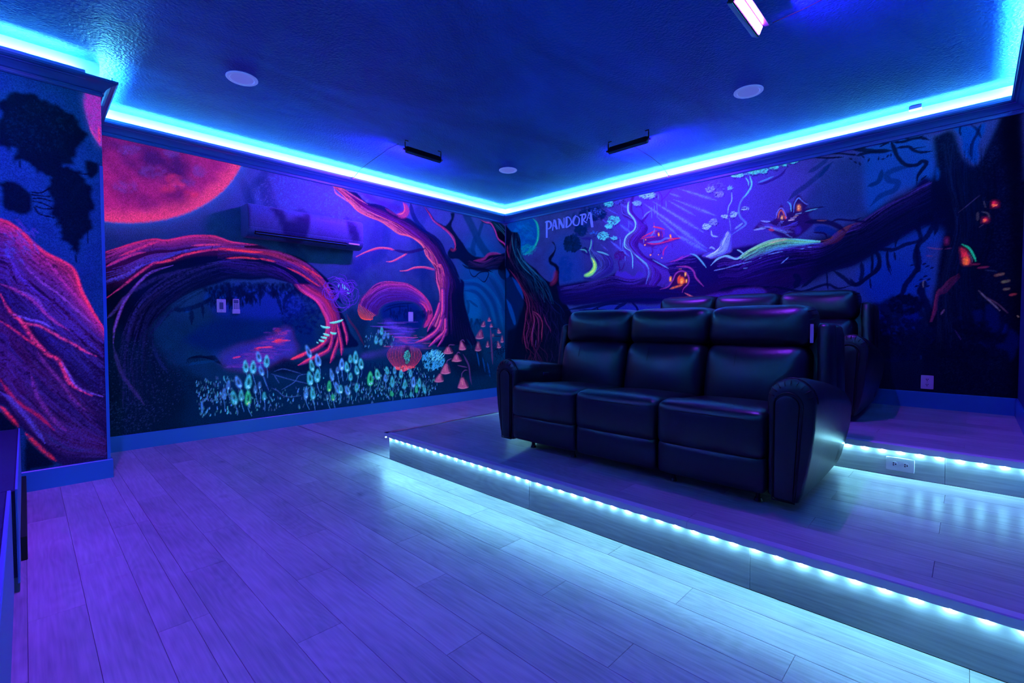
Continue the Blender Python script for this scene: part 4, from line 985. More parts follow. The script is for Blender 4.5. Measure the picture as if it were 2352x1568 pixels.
# thistle with green petals
for k in range(46):
    a_ = A.rng.uniform(0, 2*math.pi); rr = A.rng.uniform(24, 48); b_ = a_+A.rng.choice([-1, 1])*A.rng.uniform(.5, 1.1)
    A.stroke([(780, 670), (780+rr*.55*math.cos(a_), 672+rr*.55*math.sin(a_)), (780+rr*.95*math.cos((a_+b_)/2), 672+rr*.9*math.sin((a_+b_)/2)), (780+rr*math.cos(b_), 672+rr*math.sin(b_))], .8, (120, 44, 205) if k % 2 else (60, 34, 170), .8, .5, .55)
for x, y, w_, h_, g in ((1452,1340,10,26,-.2),(1500,1340,18,34,0),(1528,1355,14,30,.3),(1558,1378,14,26,.7),(1520,1370,12,18,.3),(1560,1422,10,12,1.4),(1575,1430,8,12,1.7)):
    A.stroke(c4((x-h_*.6*math.sin(-g), y+h_*.6*math.cos(g)), (x+h_*.6*math.sin(-g), y-h_*.6*math.cos(g))), w_/5.2, (110, 250, 225), .95, .4, .95, .1)
# ---- blossoms
CY, GR, PB = (52, 205, 212), (40, 228, 130), (70, 145, 232)
for x, y, L, W_, g, c in ((865,1075,145,34,-.1,CY),(945,1090,155,38,.03,CY),(1030,950,130,32,-.25,PB),(1110,1010,140,34,.0,CY),(1065,1110,120,28,-.35,PB),(795,1260,150,36,-.35,PB),(880,1275,175,42,.12,CY),(735,1460,165,38,-.2,(50,200,200)),(805,1415,130,28,.0,(60,205,205)),(885,1470,175,38,.02,GR),
    (595,1395,130,26,.05,PB),(645,1280,110,22,.1,PB),(975,1325,100,18,0,(60,140,215)),(1025,1265,80,15,0,PB),(1080,1405,95,18,0,CY),(1640,900,160,30,-.35,(60,140,225)),(1740,1000,150,38,-.2,PB),(1665,1060,140,30,-.2,CY),(1640,1225,160,36,-.15,CY),(1715,1190,150,36,.05,CY),(1580,1390,140,26,.05,PB),(1670,1400,150,28,-.1,CY),
    (1860,1300,120,24,.02,GR),(1905,1170,140,22,-.2,PB),(1985,1325,140,32,-.35,PB),(2010,1050,140,30,.0,PB),(1960,1085,80,18,0,PB),(1910,1410,75,18,-.1,GR),(1840,1400,60,12,0,(60,150,200))):
    X, Y = c6((x, y))[0]; A.stroke([(X, Y), (X+2+g*-4, Y+10), (X+5+A.rng.normal(0, 2), Y+24)], .8, (60, 130, 215), .7, .5, .5); A.drop(X, Y, L/5.2, W_/5.2, g, c, core=(120, 215, 235) if c != GR else (180, 255, 120))
for x, y, L, W_, g, c in ((22,1115,110,26,0,PB),(80,1140,105,24,-.15,CY),(112,1045,80,20,-.05,CY),(165,1055,130,28,-.02,CY),(185,1165,90,22,-.2,CY),(225,1110,110,26,-.1,CY),(112,1225,75,20,0,CY),(175,1335,80,20,0,CY),(95,1375,95,26,-.3,PB),(10,1360,85,22,0,CY),(315,1280,140,32,0,GR),(400,1215,105,28,-.2,(60,225,190)),(495,1160,75,18,-.2,CY),(565,1160,75,16,0,(60,170,215)),(632,1200,85,20,0,CY),(730,1190,75,18,0,(60,180,220)),
    (545,1290,105,20,-.05,CY),(665,1315,95,18,.1,CY),(758,1300,110,22,0,PB),(820,1295,90,18,0,CY),(790,1350,75,14,0,GR),(880,1360,100,14,-.2,CY),(545,1385,50,14,-.3,GR),(632,1385,50,12,0,CY),(735,1390,45,14,0,CY),(470,1235,70,18,0,PB),
    (432,755,80,16,0,CY),(375,850,85,16,0,CY),(425,860,60,14,0,CY),(455,800,50,12,0,PB),(500,795,60,10,0,PB),(400,740,40,8,0,PB),(470,770,50,9,0,PB)):
    X, Y = c7((x, y))[0]
    if y > 900: A.stroke([(X, Y), (X+1, Y+8), (X-2, Y+18)], .7, (60, 130, 215), .6, .5, .5)
    A.drop(X, Y, L/4.48, W_/4.48, g, c, core=(150, 230, 240) if W_ > 20 else None)
def sprinkle(n, x0, x1, f0, f1, sc=1.0):
    for _ in range(n):
        x = A.rng.uniform(x0, x1); y = A.rng.uniform(f0(x), f1(x)); q = A.rng.random(); c = (60, 175, 215) if q < .4 else ((75, 140, 225) if q < .8 else (70, 210, 215))
        L = A.rng.uniform(3, 7.5)*sc; g = A.rng.normal(0, .15)
        A.stroke([(x, y), (x+g*L*.5, y-L*.5), (x+g*L, y-L)], A.rng.uniform(.8, 1.8)*sc, np.array(c)*A.rng.uniform(.5, 1.1), A.rng.uniform(.4, .95), .7, .75, 0, (.3, .8))
sprinkle(400, 455, 1010, lambda x: 905-(x-455)*.06, lambda x: 962-(x-455)*.10)
sprinkle(110, 450, 540, lambda x: 860+(540-x)*.2, lambda x: 925, .9)
sprinkle(160, 860, 1000, lambda x: 845, lambda x: 900, .8)
sprinkle(60, 838, 905, lambda x: 765, lambda x: 800, .7)
sprinkle(60, 700, 860, lambda x: 860, lambda x: 930)
A.stroke(c6((330,1420),(335,1500),(340,1560)), 2.4, (50, 130, 220), .8, .6, .6, .3)

# ================= jutting wall =================
B = Mural(0, XB, -5.195, YB, .10, 2.24, .0046, 5)
bg(B, (5, 54, 145), (4, 40, 118), amp=.1)
q_, _ = B.U(e4((650,160),(680,340),(720,440),(780,530)))
B.poly(e4((640,100),(650,200),(665,280),(690,370),(730,460),(790,540),(800,100)), (60, 105, 215), .5, 5, .3)
B.poly(e4((660,90),(655,200),(672,290),(697,370),(735,450),(800,525),(800,90)), (185, 45, 160), 1, 1.5, .8, .3)
B.stroke(e4((700,370),(735,445),(785,510)), 2.5, (235, 70, 150), .7, .7, .9, .5); B.stroke(e4((772,380),(780,500)), 2.5, (255, 50, 90), .7, .7, .9, .4); 
# floating dark trees
fol = (0, 10, 46)
B.poly(e4((-20,190),(60,130),(180,110),(280,140),(400,210),(500,240),(600,300),(650,380),(655,480),(600,560),(560,640),(520,700),(460,760),(310,740),(250,690),(180,640),(155,690),(140,640),(120,560),(90,530),(60,580),(20,540),(-20,460)), fol, 1, 1.5, 0, 0, 1.3)
B.poly(e4((410,730),(520,700),(640,740),(700,800),(735,920),(730,1080),(700,1180),(640,1230),(620,1340),(600,1410),(575,1360),(530,1310),(490,1230),(470,1150),(415,1110),(400,1000),(385,920)), fol, 1, 1.5, 0, 0, 1.2)
B.poly(e4((0,840),(60,820),(150,830),(220,870),(260,930),(270,1000),(210,1060),(170,1080),(80,1040),(20,980)), fol, 1, 1.5, 0, 0, 1.0)
B.poly(e4((660,650),(720,645),(765,690),(770,750),(710,785),(680,740)), fol, 1, 1.2, 0, 0, .6); B.stroke(e4((600,740),(660,750),(700,740),(690,700)), 1.6, fol, 1, .4)
B.stroke(e4((590,1380),(598,1440)), 2, fol, .8, .6); B.stroke(e4((685,1190),(688,1290)), 1.2, fol, .9, .5); B.stroke(e4((155,640),(156,700)), 2, fol, .8, .6); B.stroke(e4((410,640),(425,780)), 6, fol, 1, .4)
for P in (((250,890),(320,895),(390,860)), ((250,910),(330,920),(390,925)), ((260,940),(330,940),(400,960)), ((260,960),(340,980),(420,1020)), ((280,1000),(340,1020),(420,1020)), ((270,1010),(310,1060),(420,1090))): B.stroke(e4(*P), 1.6, fol, 1, .4, taper=(0, 0))
B.dabs(90, 290, 80, 60, 400, (0, 22, 66), (.8, 1.8), (2, 5), 1.2, .5); B.dabs(160, 470, 40, 80, 250, (0, 14, 52), (.8, 1.8), (2, 5), 1.2, .4)
# the great root
edge = [(-160,455)]+e5((0,10),(70,40),(140,90),(200,150),(280,215),(370,260),(450,310),(480,370),(510,460),(560,550),(600,620),(640,680),(660,720))
low = [(-160,900)]+e5((0,1160),(60,1230),(120,1300),(200,1370),(300,1470),(350,1520),(430,1540),(660,1500))
B.poly(edge+[(250,720),(250,1085)]+low[::-1], (12, 10, 72), 1, 1.5, .15)
G0 = edge; G1 = [(-160,560),(0,575)]+e5((60,240),(130,330),(230,420),(330,500),(420,580),(520,680),(640,780))
B.fibres(G0, G1, 360, [(0, (215,38,105), .85), (.3, (150,32,115), .75), (.7, (95,32,130), .6), (1, (56,34,140), .4)], (1.2, 3.0), (.35, .85), (.1, .35), .65)
B.stroke(edge, 3.2, (240, 42, 100), .9, .6, .9, .4)
G2 = [(-160,700),(0,760)]+e5((60,800),(200,950),(330,1080),(450,1180),(560,1280),(660,1350))
B.fibres(G1, G2, 330, [(0, (85,40,160), .5), (.35, (30,35,140), .3), (.6, (12,16,90), .15), (1, (60,28,120), .4)], (1.2, 4), (.3, .8), (.1, .35), .75)
B.fibres(G2, [(-160,880)]+e5((0,1100),(100,1230),(250,1370),(400,1480),(660,1490)), 260, [(0, (24,26,120), .25), (.5, (70,30,130), .4), (1, (30,26,110), .3)], (1.2, 4), (.25, .7), (.1, .35), .75)
B.dabs(50, 560, 40, 50, 60, (44, 64, 185), (1.4, 3), (8, 20), .9, .3, .35, .2)
for P, wd, cc in ((((0,470),(60,580),(130,640),(200,745),(240,790),(300,850),(360,880),(400,950),(430,1020),(500,1070),(570,1105)), 4.4, (255,50,115)),
    (((0,640),(80,690),(160,750),(230,800)), 2.6, (225,35,90)), (((90,620),(160,655),(240,670),(320,710),(380,745),(450,780),(530,830),(600,860)), 3.2, (235,55,120)),
    (((80,600),(180,630),(260,650),(330,690)), 3, (110,75,210)), (((0,410),(100,450),(200,510),(280,590),(350,650),(430,700)), 4, (160,45,140)), (((120,450),(220,500),(280,570)), 3, (120,60,180)),
    (((380,890),(420,960),(470,1040),(540,1080),(640,1110)), 2.6, (120,70,200)), (((230,830),(300,930),(380,1020),(450,1120),(540,1200)), 4, (105,35,120)), (((190,960),(230,1100),(300,1210),(380,1300),(450,1330)), 4.5, (105,35,130)), (((40,820),(100,890),(200,970)), 4, (80,30,130)),
    (((0,1000),(60,1090),(130,1160),(240,1230),(340,1320)), 4, (170,20,70)), (((0,1080),(60,1120),(140,1210),(220,1310),(280,1400)), 5, (85,60,185)), (((0,1165),(60,1235),(115,1298)), 4.2, (255,35,70)), (((155,1335),(220,1400),(290,1465),(350,1510)), 4.2, (225,30,60)),
    (((270,1330),(360,1400),(450,1440),(600,1440)), 4, (25,32,110)), (((270,240),(350,340),(430,440),(520,540),(600,640),(660,700)), 3.5, (175,40,140)), (((160,310),(260,400),(360,470),(460,560),(600,680)), 3, (130,55,165)), (((460,320),(500,440),(560,560),(635,670)), 3, (250,45,100))):
    B.stroke(e5(*P), wd, cc, .85, .75, .9 if cc[0] > 100 else .45, .6)
B.dabs(150, 900, 90, 130, 500, (40, 40, 130), (.7, 1.2), (1, 2), 0, .4, .3, 2)
B.poly(e5((-40,1235),(0,1200),(60,1250),(110,1310),(0,1330),(-40,1330)), DK, .95, 1.5); B.poly(e5((155,1355),(250,1450),(340,1530),(200,1560),(155,1560)), DK, .95, 1.5)

# ================= back wall =================
Cc = Mural(1, 0.0, 0.0, XR, .34, 2.275, .0046, 7); C_ = Cc
bg(C_, (24, 56, 145), (10, 44, 124), amp=.18)
# soft dark clouds of foliage at left, mist at right
for x, y, rx, ry in ((1330,510,30,22),(1360,470,40,12),(1300,620,16,30)): C_.dabs(x, y, rx, ry, 120, (0, 34, 110), (3, 6), (4, 10), 0, .25)
C_.poly(c8((830,1050),(1070,1030),(1100,960),(1000,600),(840,560),(700,760),(760,1000)), (0, 62, 172), .6, 12)
# green moon
C_.poly(e2((560,130),(700,85),(800,85),(845,150),(853,240),(835,330),(780,400),(700,432),(560,430)), (0, 72, 160), .95, 1.5, .1)
C_.dabs(1205, 545, 24, 36, 130, (0, 90, 165), (2, 4), (5, 14), .4, .3, .1, .3)
for k in range(3): C_.stroke(e2((800,88),(840,140),(852,230),(835,320),(780,395),(705,430)), (5, 3, 1.5)[k], ((0, 120, 150), (0, 160, 135), (20, 195, 130))[k], (.6, .8, .9)[k], .8, (.3, .5, .7)[k], .3)
C_.dabs(1215, 572, 16, 12, 60, (0, 140, 150), (1.5, 3), (4, 10), -.5, .35, .4, .4)
# great dark trunk from the corner
trunk = e2((545,150),(600,215),(655,220),(685,300),(690,420),(740,500),(830,570),(890,640),(960,690),(1000,660),(1015,560),(960,520),(950,460),(1000,400),(1010,350),(975,310),(1000,315),(1020,370),(1000,440),(975,490),(1045,545),(1050,700),(1080,830),(1130,920),(1180,1000),(1238,1100),(1238,1450),(900,1568),(545,1568))
C_.poly(trunk, (0, 8, 42), 1, 1.2)
C_.poly(e2((545,640),(600,650),(650,720),(700,830),(715,870),(700,950),(640,1150),(620,1300),(545,1450)), (0, 30, 90), .9, 2)
C_.poly(e2((600,640),(660,700),(700,780),(712,860),(690,820),(640,730)), (0, 68, 165), .95, 1); C_.poly(e2((548,850),(590,900),(625,1000),(640,1080),(625,1100),(600,1040),(570,950)), (0, 75, 170), .95, 1.2)
C_.poly(e2((545,560),(580,620),(560,650),(545,640)), (0, 60, 150), .9, 1)
C_.poly(e2((560,1150),(650,1100),(690,950),(700,1300),(640,1500),(545,1520)), (0, 8, 45), .9, 3)
C_.fibres(e2((600,220),(590,300),(560,420),(600,560),(680,700),(740,850)), e2((660,230),(690,380),(760,520),(880,640),(960,760),(1000,900)), 120, [(0, (30, 20, 60), .2), (.5, (0, 40, 80), .2), (.8, (10, 75, 125), .35), (1, (0, 50, 100), .2)], (.8, 1.8), (.3, .8), (.08, .3), .4, .1)
C_.fibres(e2((700,800),(730,1000),(700,1250),(720,1500)), e2((960,760),(1050,900),(1150,1100),(1200,1400)), 120, [(0, (60, 18, 62), .3), (.5, (16, 14, 70), .1), (1, (0, 20, 75), 0)], (.8, 2), (.3, .7), (.1, .4), .4, .1)
for P, wd, cc in ((((560,340),(560,400),(580,470)), 2.5, (150, 30, 90)), (((575,570),(630,640),(680,720),(730,830),(750,940),(740,1000)), 2.2, (125, 26, 78)), (((745,930),(730,1060),(715,1180),(735,1300),(765,1330)), 2, (140, 32, 88)), (((700,740),(760,860),(770,960),(790,1060)), 1.8, (120, 26, 80)),
    (((795,970),(815,1060),(790,1180),(790,1300)), 2.2, (165, 38, 90)), (((800,970),(850,1050),(855,1180),(850,1290)), 2, (120, 30, 85)), (((800,965),(860,1010),(890,1080),(885,1180),(885,1255)), 2.2, (175, 40, 90)), (((740,1040),(760,1120),(740,1200),(760,1310)), 1.8, (110, 28, 90)), (((900,1000),(930,1080),(965,1140),(968,1170)), 1.8, (110, 30, 90)), (((820,1050),(800,1150),(800,1290)), 1.2, (120, 40, 110)), (((830,1240),(825,1310)), 1.4, (85, 45, 130))):
    C_.stroke(e2(*P), wd*.8, cc, .8, .7, .6, .5)
C_.poly(e2((965,710),(990,660),(1005,590),(1030,600),(1025,680),(980,720)), (130, 26, 75), .8, 1.5, .6, .4); C_.stroke(e2((960,440),(1000,390),(1005,350)), .8, (40, 60, 130), .6)
for P in (((650,370),(680,440),(690,480)), ((640,440),(700,540),(780,620)), ((700,480),(800,580),(860,640)), ((600,250),(610,350),(640,460))): C_.stroke(e2(*P), 1.4, (20, 110, 140), .6, .6, .4, .3)

# violet-lit sky behind the branch
C_.poly([(1400,520),(1460,440),(1600,400),(1780,370),(1850,420),(1830,560),(1760,600),(1650,620),(1520,640),(1440,600)], (38, 62, 190), .55, 24)
# light rays painted in the canopy
def ray_(P0, P1, w0, w1, c, a): C_.stroke([(P0[0], P0[1], w0), ((P0[0]+P1[0])/2, (P0[1]+P1[1])/2, (w0+w1)/2), (P1[0], P1[1], w1)], 3, c, a, .9, .35, .8, (.25, .35))
for q0, q1, w0, w1, a in (((900,360),(1290,480),3,9,.75),((820,410),(930,445),3,6,.6),((860,470),(1290,635),3,9,.8),((810,485),(1080,635),3,7,.75),((650,490),(1160,800),3,11,.85),((560,510),(900,750),3,7,.9),((610,540),(1190,960),3,14,.8),((690,640),(900,830),3,9,.7),((880,820),(1190,990),6,14,.7),((330,520),(440,570),3,6,.4),((320,720),(430,800),4,8,.6),((400,680),(460,740),3,5,.4),((230,890),(420,1040),3,7,.5),((190,560),(300,620),3,4,.3),((110,640),(260,760),2,4,.25),((130,920),(200,980),2,3,.3)):
    p0, p1 = d1(q0)[0], d1(q1)[0]; ray_(p0, p1, w0*.9, w1*.8, (92, 84, 245), a*.9); ray_(p0, p1, w0*.5, w1*.4, (165, 160, 255), a*.85)

# right part: far trunk, mist, dark branch tracery
C_.poly(d2((820,520),(1130,120),(1180,60),(1500,60),(1470,330),(1500,520),(1520,640),(1380,670),(1150,680),(900,660)), (0, 40, 110), .55, 9)
C_.poly([(1985,330),(2090,305),(2140,330),(2150,420),(2060,440),(2010,500),(1990,470),(1985,400)], (0, 70, 180), .75, 8); C_.poly([(2010,520),(2100,500),(2180,500),(2170,560),(2130,580),(2150,640),(2070,690),(2010,700),(1985,620)], (0, 52, 170), .7, 10)
C_.poly([(1960,620),(2060,600),(2130,640),(2130,720),(2060,720),(1990,700)], (0, 40, 165), .6, 10)
for P, wd in ((d2((1150,90),(1000,230),(880,330),(780,400),(700,480)), 6), (d2((1110,120),(1010,250)), 4), (d2((900,200),(1000,140),(1100,60)), 5), (d2((1500,330),(1600,290),(1640,180)), 5),
    (d3((160,740),(260,690),(290,580)), 4.5), (d3((180,920),(280,820),(400,770),(430,700),(350,680),(340,620),(460,570),(560,560)), 6)): C_.stroke(P, wd, (0, 36, 105), .7, .4)
# massive branch
bt = d2((-20,1060),(60,1035),(120,1050),(190,1060),(250,1010),(330,960),(450,900),(560,870),(660,855),(780,865),(900,880),(1020,890),(1130,850),(1200,780),(1300,730),(1420,700))+[(1990,500),(2040,465),(2090,440),(2140,415)]
bl = [(1175,660),(1310,655)]+c8((830,1060),(1000,1000),(1150,1010),(1300,960),(1450,950),(1600,1000),(1700,980),(1750,900))
C_.poly(c8((800,1060),(960,1030),(1080,1010),(1200,1000),(1330,960),(1420,920),(1440,940),(1560,960),(1640,990),(1720,960),(1760,860),(1700,780),(1800,780),(1900,830),(2100,760),(2240,740))+bt[6:]+[(2235,600),(2170,520),(2120,520),(2080,540),(2010,580),(1960,610),(1900,625),(1830,660),(1750,690),(1560,690),(1500,700),(1400,695),(1300,700)], (4, 8, 84), 1, 2)
C_.poly([(1840,560),(1990,500),(2140,415),(2230,400),(2240,640),(2150,520),(2050,540),(2000,590),(1920,615),(1840,640),(1760,650)], (0, 6, 50), .85, 8)
C_.poly([(1560,690),(1640,650),(1800,620),(1900,610),(1880,640),(1800,672),(1740,695)], (10, 8, 80), .7, 7)
C_.fibres(bt, [(1655,700),(1700,690),(1760,685),(1830,660),(1900,625),(1960,608),(2010,580),(2080,540),(2130,510)], 260, [(0, (60, 60, 190), .35), (.25, (30, 26, 150), .15), (.6, (8, 8, 90), 0), (1, (4, 6, 70), 0)], (.8, 2.6), (.25, .7), (.06, .25), .5, .04)
C_.fibres(c8((830,1070),(1100,1020),(1350,960),(1600,1000),(1900,830),(2240,760)), c8((880,1240),(1200,1200),(1500,1160),(1800,1150),(2240,1180)), 200, [(0, (40, 50, 170), .25), (.5, (12, 14, 110), 0), (1, (6, 8, 80), 0)], (.8, 2.2), (.25, .65), (.08, .3), .5, .05)
# glowing top of the branch
YG, TQ = (150, 235, 175), (70, 200, 205)
C_.stroke(d2((-20,1080),(60,1038),(120,1050),(190,1062),(250,1015),(330,965),(450,905),(560,870),(660,858)), 1.7, (120, 215, 200), .95, .5, .9, .3, (.2, .1))
C_.fibres(d2((200,1055),(330,965),(480,895),(660,858),(820,870),(1020,885)), d2((280,1085),(420,1040),(560,990),(700,960),(860,930),(1020,905)), 130, [(0, (150, 235, 150), .95), (.3, (100, 215, 130), .9), (.65, (70, 190, 180), .8), (1, (50, 80, 190), .5)], (.5, 1.2), (.35, .9), (.1, .35), .45, .05)
C_.stroke(d2((500,910),(600,885),(700,865)), 1.6, (225, 160, 150), .7, .6, .9, .4); C_.stroke(d2((660,858),(780,870),(900,880),(1020,890)), 1.8, TQ, .9, .5, .85, .2)
C_.fibres(d2((1020,880),(1110,860),(1180,800),(1260,750),(1330,720)), d2((1060,935),(1150,915),(1230,870),(1280,800),(1330,740)), 60, [(0, (165, 62, 75), .8), (1, (80, 30, 80), .4)], (.5, 1.2), (.25, .7), (.2, .6), .5)
C_.stroke(d2((1280,745),(1360,715),(1430,705)), 1.4, (150, 50, 90), .7, .7, .7, .5)
for P in (((630,1110),(700,1050)), ((500,1020),(640,990)), ((820,965),(860,960)), ((900,948),(930,945)), ((250,1160),(290,1155)), ((60,1160),(200,1120),(330,1090)), ((-40,1180),(60,1160)), ((410,1060),(430,1052))): C_.stroke(d2(*P), 1.1, (130, 160, 235), .75, .6, .7, .4)
C_.stroke(d2((190,975),(215,985),(255,1015)), 1.4, (130, 200, 220), .9, .5, .85)
C_.stroke(d1((1230,1130),(1290,1070),(1340,1045),(1400,1035),(1480,1065),(1540,1050)), 2.0, (120, 195, 225), .9, .5, .85, .2)

C_.poly([(1890,560),(1960,520),(2040,468),(2090,442),(2150,412),(2230,400),(2240,640),(2160,520),(2080,545),(2000,590),(1920,620),(1850,640)], (0, 6, 46), .82, 12, 0, .1)
C_.fibres([(1900,560),(2040,475),(2140,425)], [(1900,620),(2050,555),(2140,515)], 60, [(0, (6, 20, 80), 0), (1, (0, 8, 56), 0)], (.6, 1.8), (.25, .6), (.1, .4), .4)
# left small tree with lime trunk
C_.dabs(1316, 560, 18, 18, 240, (0, 26, 80), (2, 4), (4, 9), .4, .8); C_.dabs(1345, 575, 6, 4, 30, (0, 26, 80), (2, 3), (4, 9), .4, .8); C_.dabs(1335, 530, 14, 12, 90, (0, 28, 90), (2, 4), (4, 9), .4, .6)
C_.dabs(1362, 492, 30, 14, 200, (0, 24, 88), (2, 4), (4, 10), .1, .55); C_.dabs(1368, 490, 22, 8, 40, (20, 80, 160), (.8, 1.4), (3, 7), .2, .4, .2)
C_.poly(c8((1000,500),(1050,560),(1140,555),(1175,590),(1180,690),(1200,760),(1260,700),(1330,730),(1380,800),(1380,900),(1300,960),(1180,1000),(1080,990),(1100,930),(1160,860),(1150,770),(1110,740),(1040,690),(1000,700),(1050,680),(1110,690),(1140,640),(1140,590),(1060,580),(1010,530)), (14, 30, 130), 1, 1)
C_.fibres(c8((1150,580),(1130,700),(1150,780),(1170,860),(1090,960)), c8((1180,590),(1180,700),(1330,740),(1380,850),(1200,990)), 90, [(0, (80, 200, 150), .7), (.25, (50, 110, 190), .4), (1, (24, 36, 150), .15)], (.7, 1.6), (.3, .8), (.15, .5), .4)
C_.poly(c8((1150,765),(1180,780),(1215,840),(1200,910),(1150,960),(1090,965),(1085,940),(1140,910),(1175,860),(1170,800)), (130, 240, 110), .95, .8, .95, .3); C_.stroke(c8((1160,775),(1190,830),(1185,890),(1120,945)), 1.3, (225, 250, 90), .9, .6, 1, .3)
C_.stroke(c8((1155,580),(1155,640),(1130,700)), 1.8, (70, 200, 160), .85, .6, .8, .3); C_.stroke(c8((1040,685),(1090,690),(1115,720)), 1.4, (70, 190, 160), .85, .6, .7, .3); C_.stroke(c8((1215,705),(1280,720),(1340,745)), 1.8, (80, 200, 190), .9, .5, .8, .4)
# swinging trunk tree
C_.poly(c8((1570,150),(1600,140),(1560,290),(1610,350),(1680,380),(1760,290),(1740,340),(1690,420),(1740,460),(1700,560),(1650,600),(1640,680),(1720,760),(1820,810),(1920,880),(1960,960),(1880,1050),(1740,1070),(1600,1060),(1700,1040),(1720,960),(1710,870),(1640,790),(1550,700),(1500,660),(1500,600),(1530,530),(1590,480),(1610,420),(1560,380),(1480,330),(1465,230),(1490,300),(1540,330),(1530,250)), (22, 18, 120), 1, 1, .1)
C_.fibres(c8((1545,190),(1535,290),(1600,380),(1600,470),(1520,550),(1500,620),(1560,700),(1650,790),(1740,900),(1720,1040)), c8((1590,180),(1580,290),(1680,400),(1740,460),(1680,570),(1640,650),(1740,780),(1880,850),(1900,960),(1820,1060)), 200, [(0, (70, 130, 200), .8), (.3, (60, 50, 180), .45), (.7, (34, 24, 150), .2), (1, (16, 12, 110), .05)], (.5, 1.3), (.35, .85), (.08, .3), .45)
C_.stroke(c8((1545,190),(1532,250),(1540,300),(1600,380),(1612,440),(1590,490),(1525,540),(1498,600),(1505,660),(1560,700)), 1.9, (120, 225, 215), .9, .5, .9, .3)
C_.stroke(c8((1535,200),(1535,280),(1550,330)), 2.2, (140, 230, 180), .9, .6, .9, .4); C_.stroke(c8((1465,230),(1480,310),(1540,345),(1590,380)), 1.1, (60, 90, 190), .9, .5, .5)
C_.stroke(c8((1560,700),(1580,760),(1582,850),(1583,880)), 1.4, (100, 220, 210), .85, .5, .8); C_.stroke(c8((1600,730),(1660,780),(1720,830),(1750,880)), 1.5, (90, 190, 215), .85, .6, .8, .3)
C_.stroke(c8((1790,790),(1860,830),(1950,880)), 1.2, (90, 180, 215), .8, .6, .7, .3); C_.stroke(c8((1680,370),(1720,320),(1770,285)), 1.6, (120, 160, 225), .85, .5, .7)
for k in range(18):
    C_.stroke(c8((1760+k*10, 830+k*3), (1850+k*7, 900+k*4), (1880+k*5, 980+k*3), (1830+k*5, 1050+k*2)), .9, (70, 60, 200) if k % 2 else (20, 16, 120), .6, .5, .3, .3)
# hanging mosses
for x, y, L in ((1452,560,100),(1502,690,110),(1480,620,80),(1805,230,90),(1832,200,140),(1775,250,110),(1925,190,60),(1845,120,50),(1540,400,60)): C_.stroke(c8((x, y), (x+2, y+L/2), (x+4, y+L)), .9, (110, 185, 225), .6, .5, .7)
# leaf clusters
def leaf(m, x, y, rx, ry, n, c, fl=.9, dark=(10, 26, 110)):
    m.dabs(x+1.5, y+2, rx, ry*.9, n//3, dark, (1.0, 2.0), (2, 5), .2, .6, 0, .8)
    m.dabs(x-1, y-1, rx*.95, ry*.85, n, c, (.5, 1.0), (2, 5), -.3, .85, fl, .5, .4)
for q, rx, ry, n, c in (((600,430),20,10,150,(120,205,240)),((500,510),10,7,60,(95,170,235)),((215,515),11,9,75,(40,200,185)),((320,490),16,9,60,(30,70,170)),((265,680),15,12,120,(50,225,205)),((215,740),9,7,50,(50,225,205)),((160,840),14,11,100,(60,230,215)),((265,860),8,5,30,(60,220,215)),
    ((70,810),10,6,30,(20,90,170)),((1290,345),22,16,110,(75,80,220)),((1230,370),10,10,40,(120,150,235)),((1315,420),12,9,50,(110,120,235)),((1430,355),6,6,25,(90,180,220)),((1500,230),15,6,75,(90,230,215)),((1670,200),16,6,80,(70,225,205)),((1600,210),8,5,20,(50,140,200)),
    ((1375,645),7,5,22,(140,190,240)),((1470,625),9,8,35,(140,200,240)),((1575,565),10,5,22,(130,180,240)),((1190,745),10,8,60,(150,210,235)),((1260,700),10,9,45,(120,150,235)),((90,590),14,7,30,(20,70,160))):
    X, Y = d1(q)[0]; leaf(C_, X, Y, rx, ry, n, c, .85 if c[1] > 100 else .4)
for q, rx, ry, n in (((560,150),13,7,60),((660,130),8,3,22),((730,105),10,3,26),((790,92),3,2,8),((450,185),14,7,60),((350,205),9,6,40)):
    X, Y = d2(q)[0]; leaf(C_, X, Y, rx, ry, n, (45, 205, 170), .8)
# right fairy tree
C_.stroke(d1((1620,230),(1640,290),(1630,360),(1590,420),(1550,460),(1520,520),(1510,590),(1530,650),(1570,690),(1580,720),(1500,780),(1430,830)), 2.2, (75, 130, 220), .95, .5, .6, .3)
C_.stroke(d1((1620,240),(1640,320),(1600,400),(1560,450)), 1.8, (70, 215, 215), .95, .5, .9, .2); C_.stroke(d1((1580,255),(1605,290),(1610,330)), 1.2, (80, 215, 215), .9, .5, .9)
C_.stroke(d1((1440,400),(1440,480),(1410,540),(1400,610)), 1.3, (130, 190, 235), .9, .5, .8); C_.stroke(d1((1415,660),(1425,720),(1430,780)), 1.0, (120, 140, 225), .8, .5, .6)
C_.poly(d1((1410,785),(1370,810),(1350,860),(1330,870),(1320,930),(1280,980),(1200,1000),(1140,1035),(1200,1050),(1260,1060),(1380,1010),(1440,990),(1430,900),(1440,820)), (70, 84, 200), .95, 1, .5, .4)
C_.fibres(d1((1400,790),(1340,880),(1300,970),(1180,1040)), d1((1440,830),(1430,940),(1380,1010),(1240,1060)), 80, [(0, (195, 235, 225), .95), (.5, (140, 175, 235), .8), (1, (70, 70, 200), .4)], (.7, 1.6), (.4, .9), (.15, .5), .35)
C_.stroke(d1((1470,765),(1520,730),(1550,705)), 2.4, (135, 180, 230), .85, .6, .8, .4); C_.stroke(d1((1235,780),(1245,830),(1300,842)), 1.6, (150, 200, 235), .9, .5, .85); C_.stroke(d1((1215,960),(1240,948),(1275,970)), 1.8, (150, 190, 240), .85, .5, .8)
C_.stroke(d1((1025,1012),(1080,1030),(1130,1080),(1185,1150)), 1.7, (75, 190, 210), .9, .5, .85, .2)
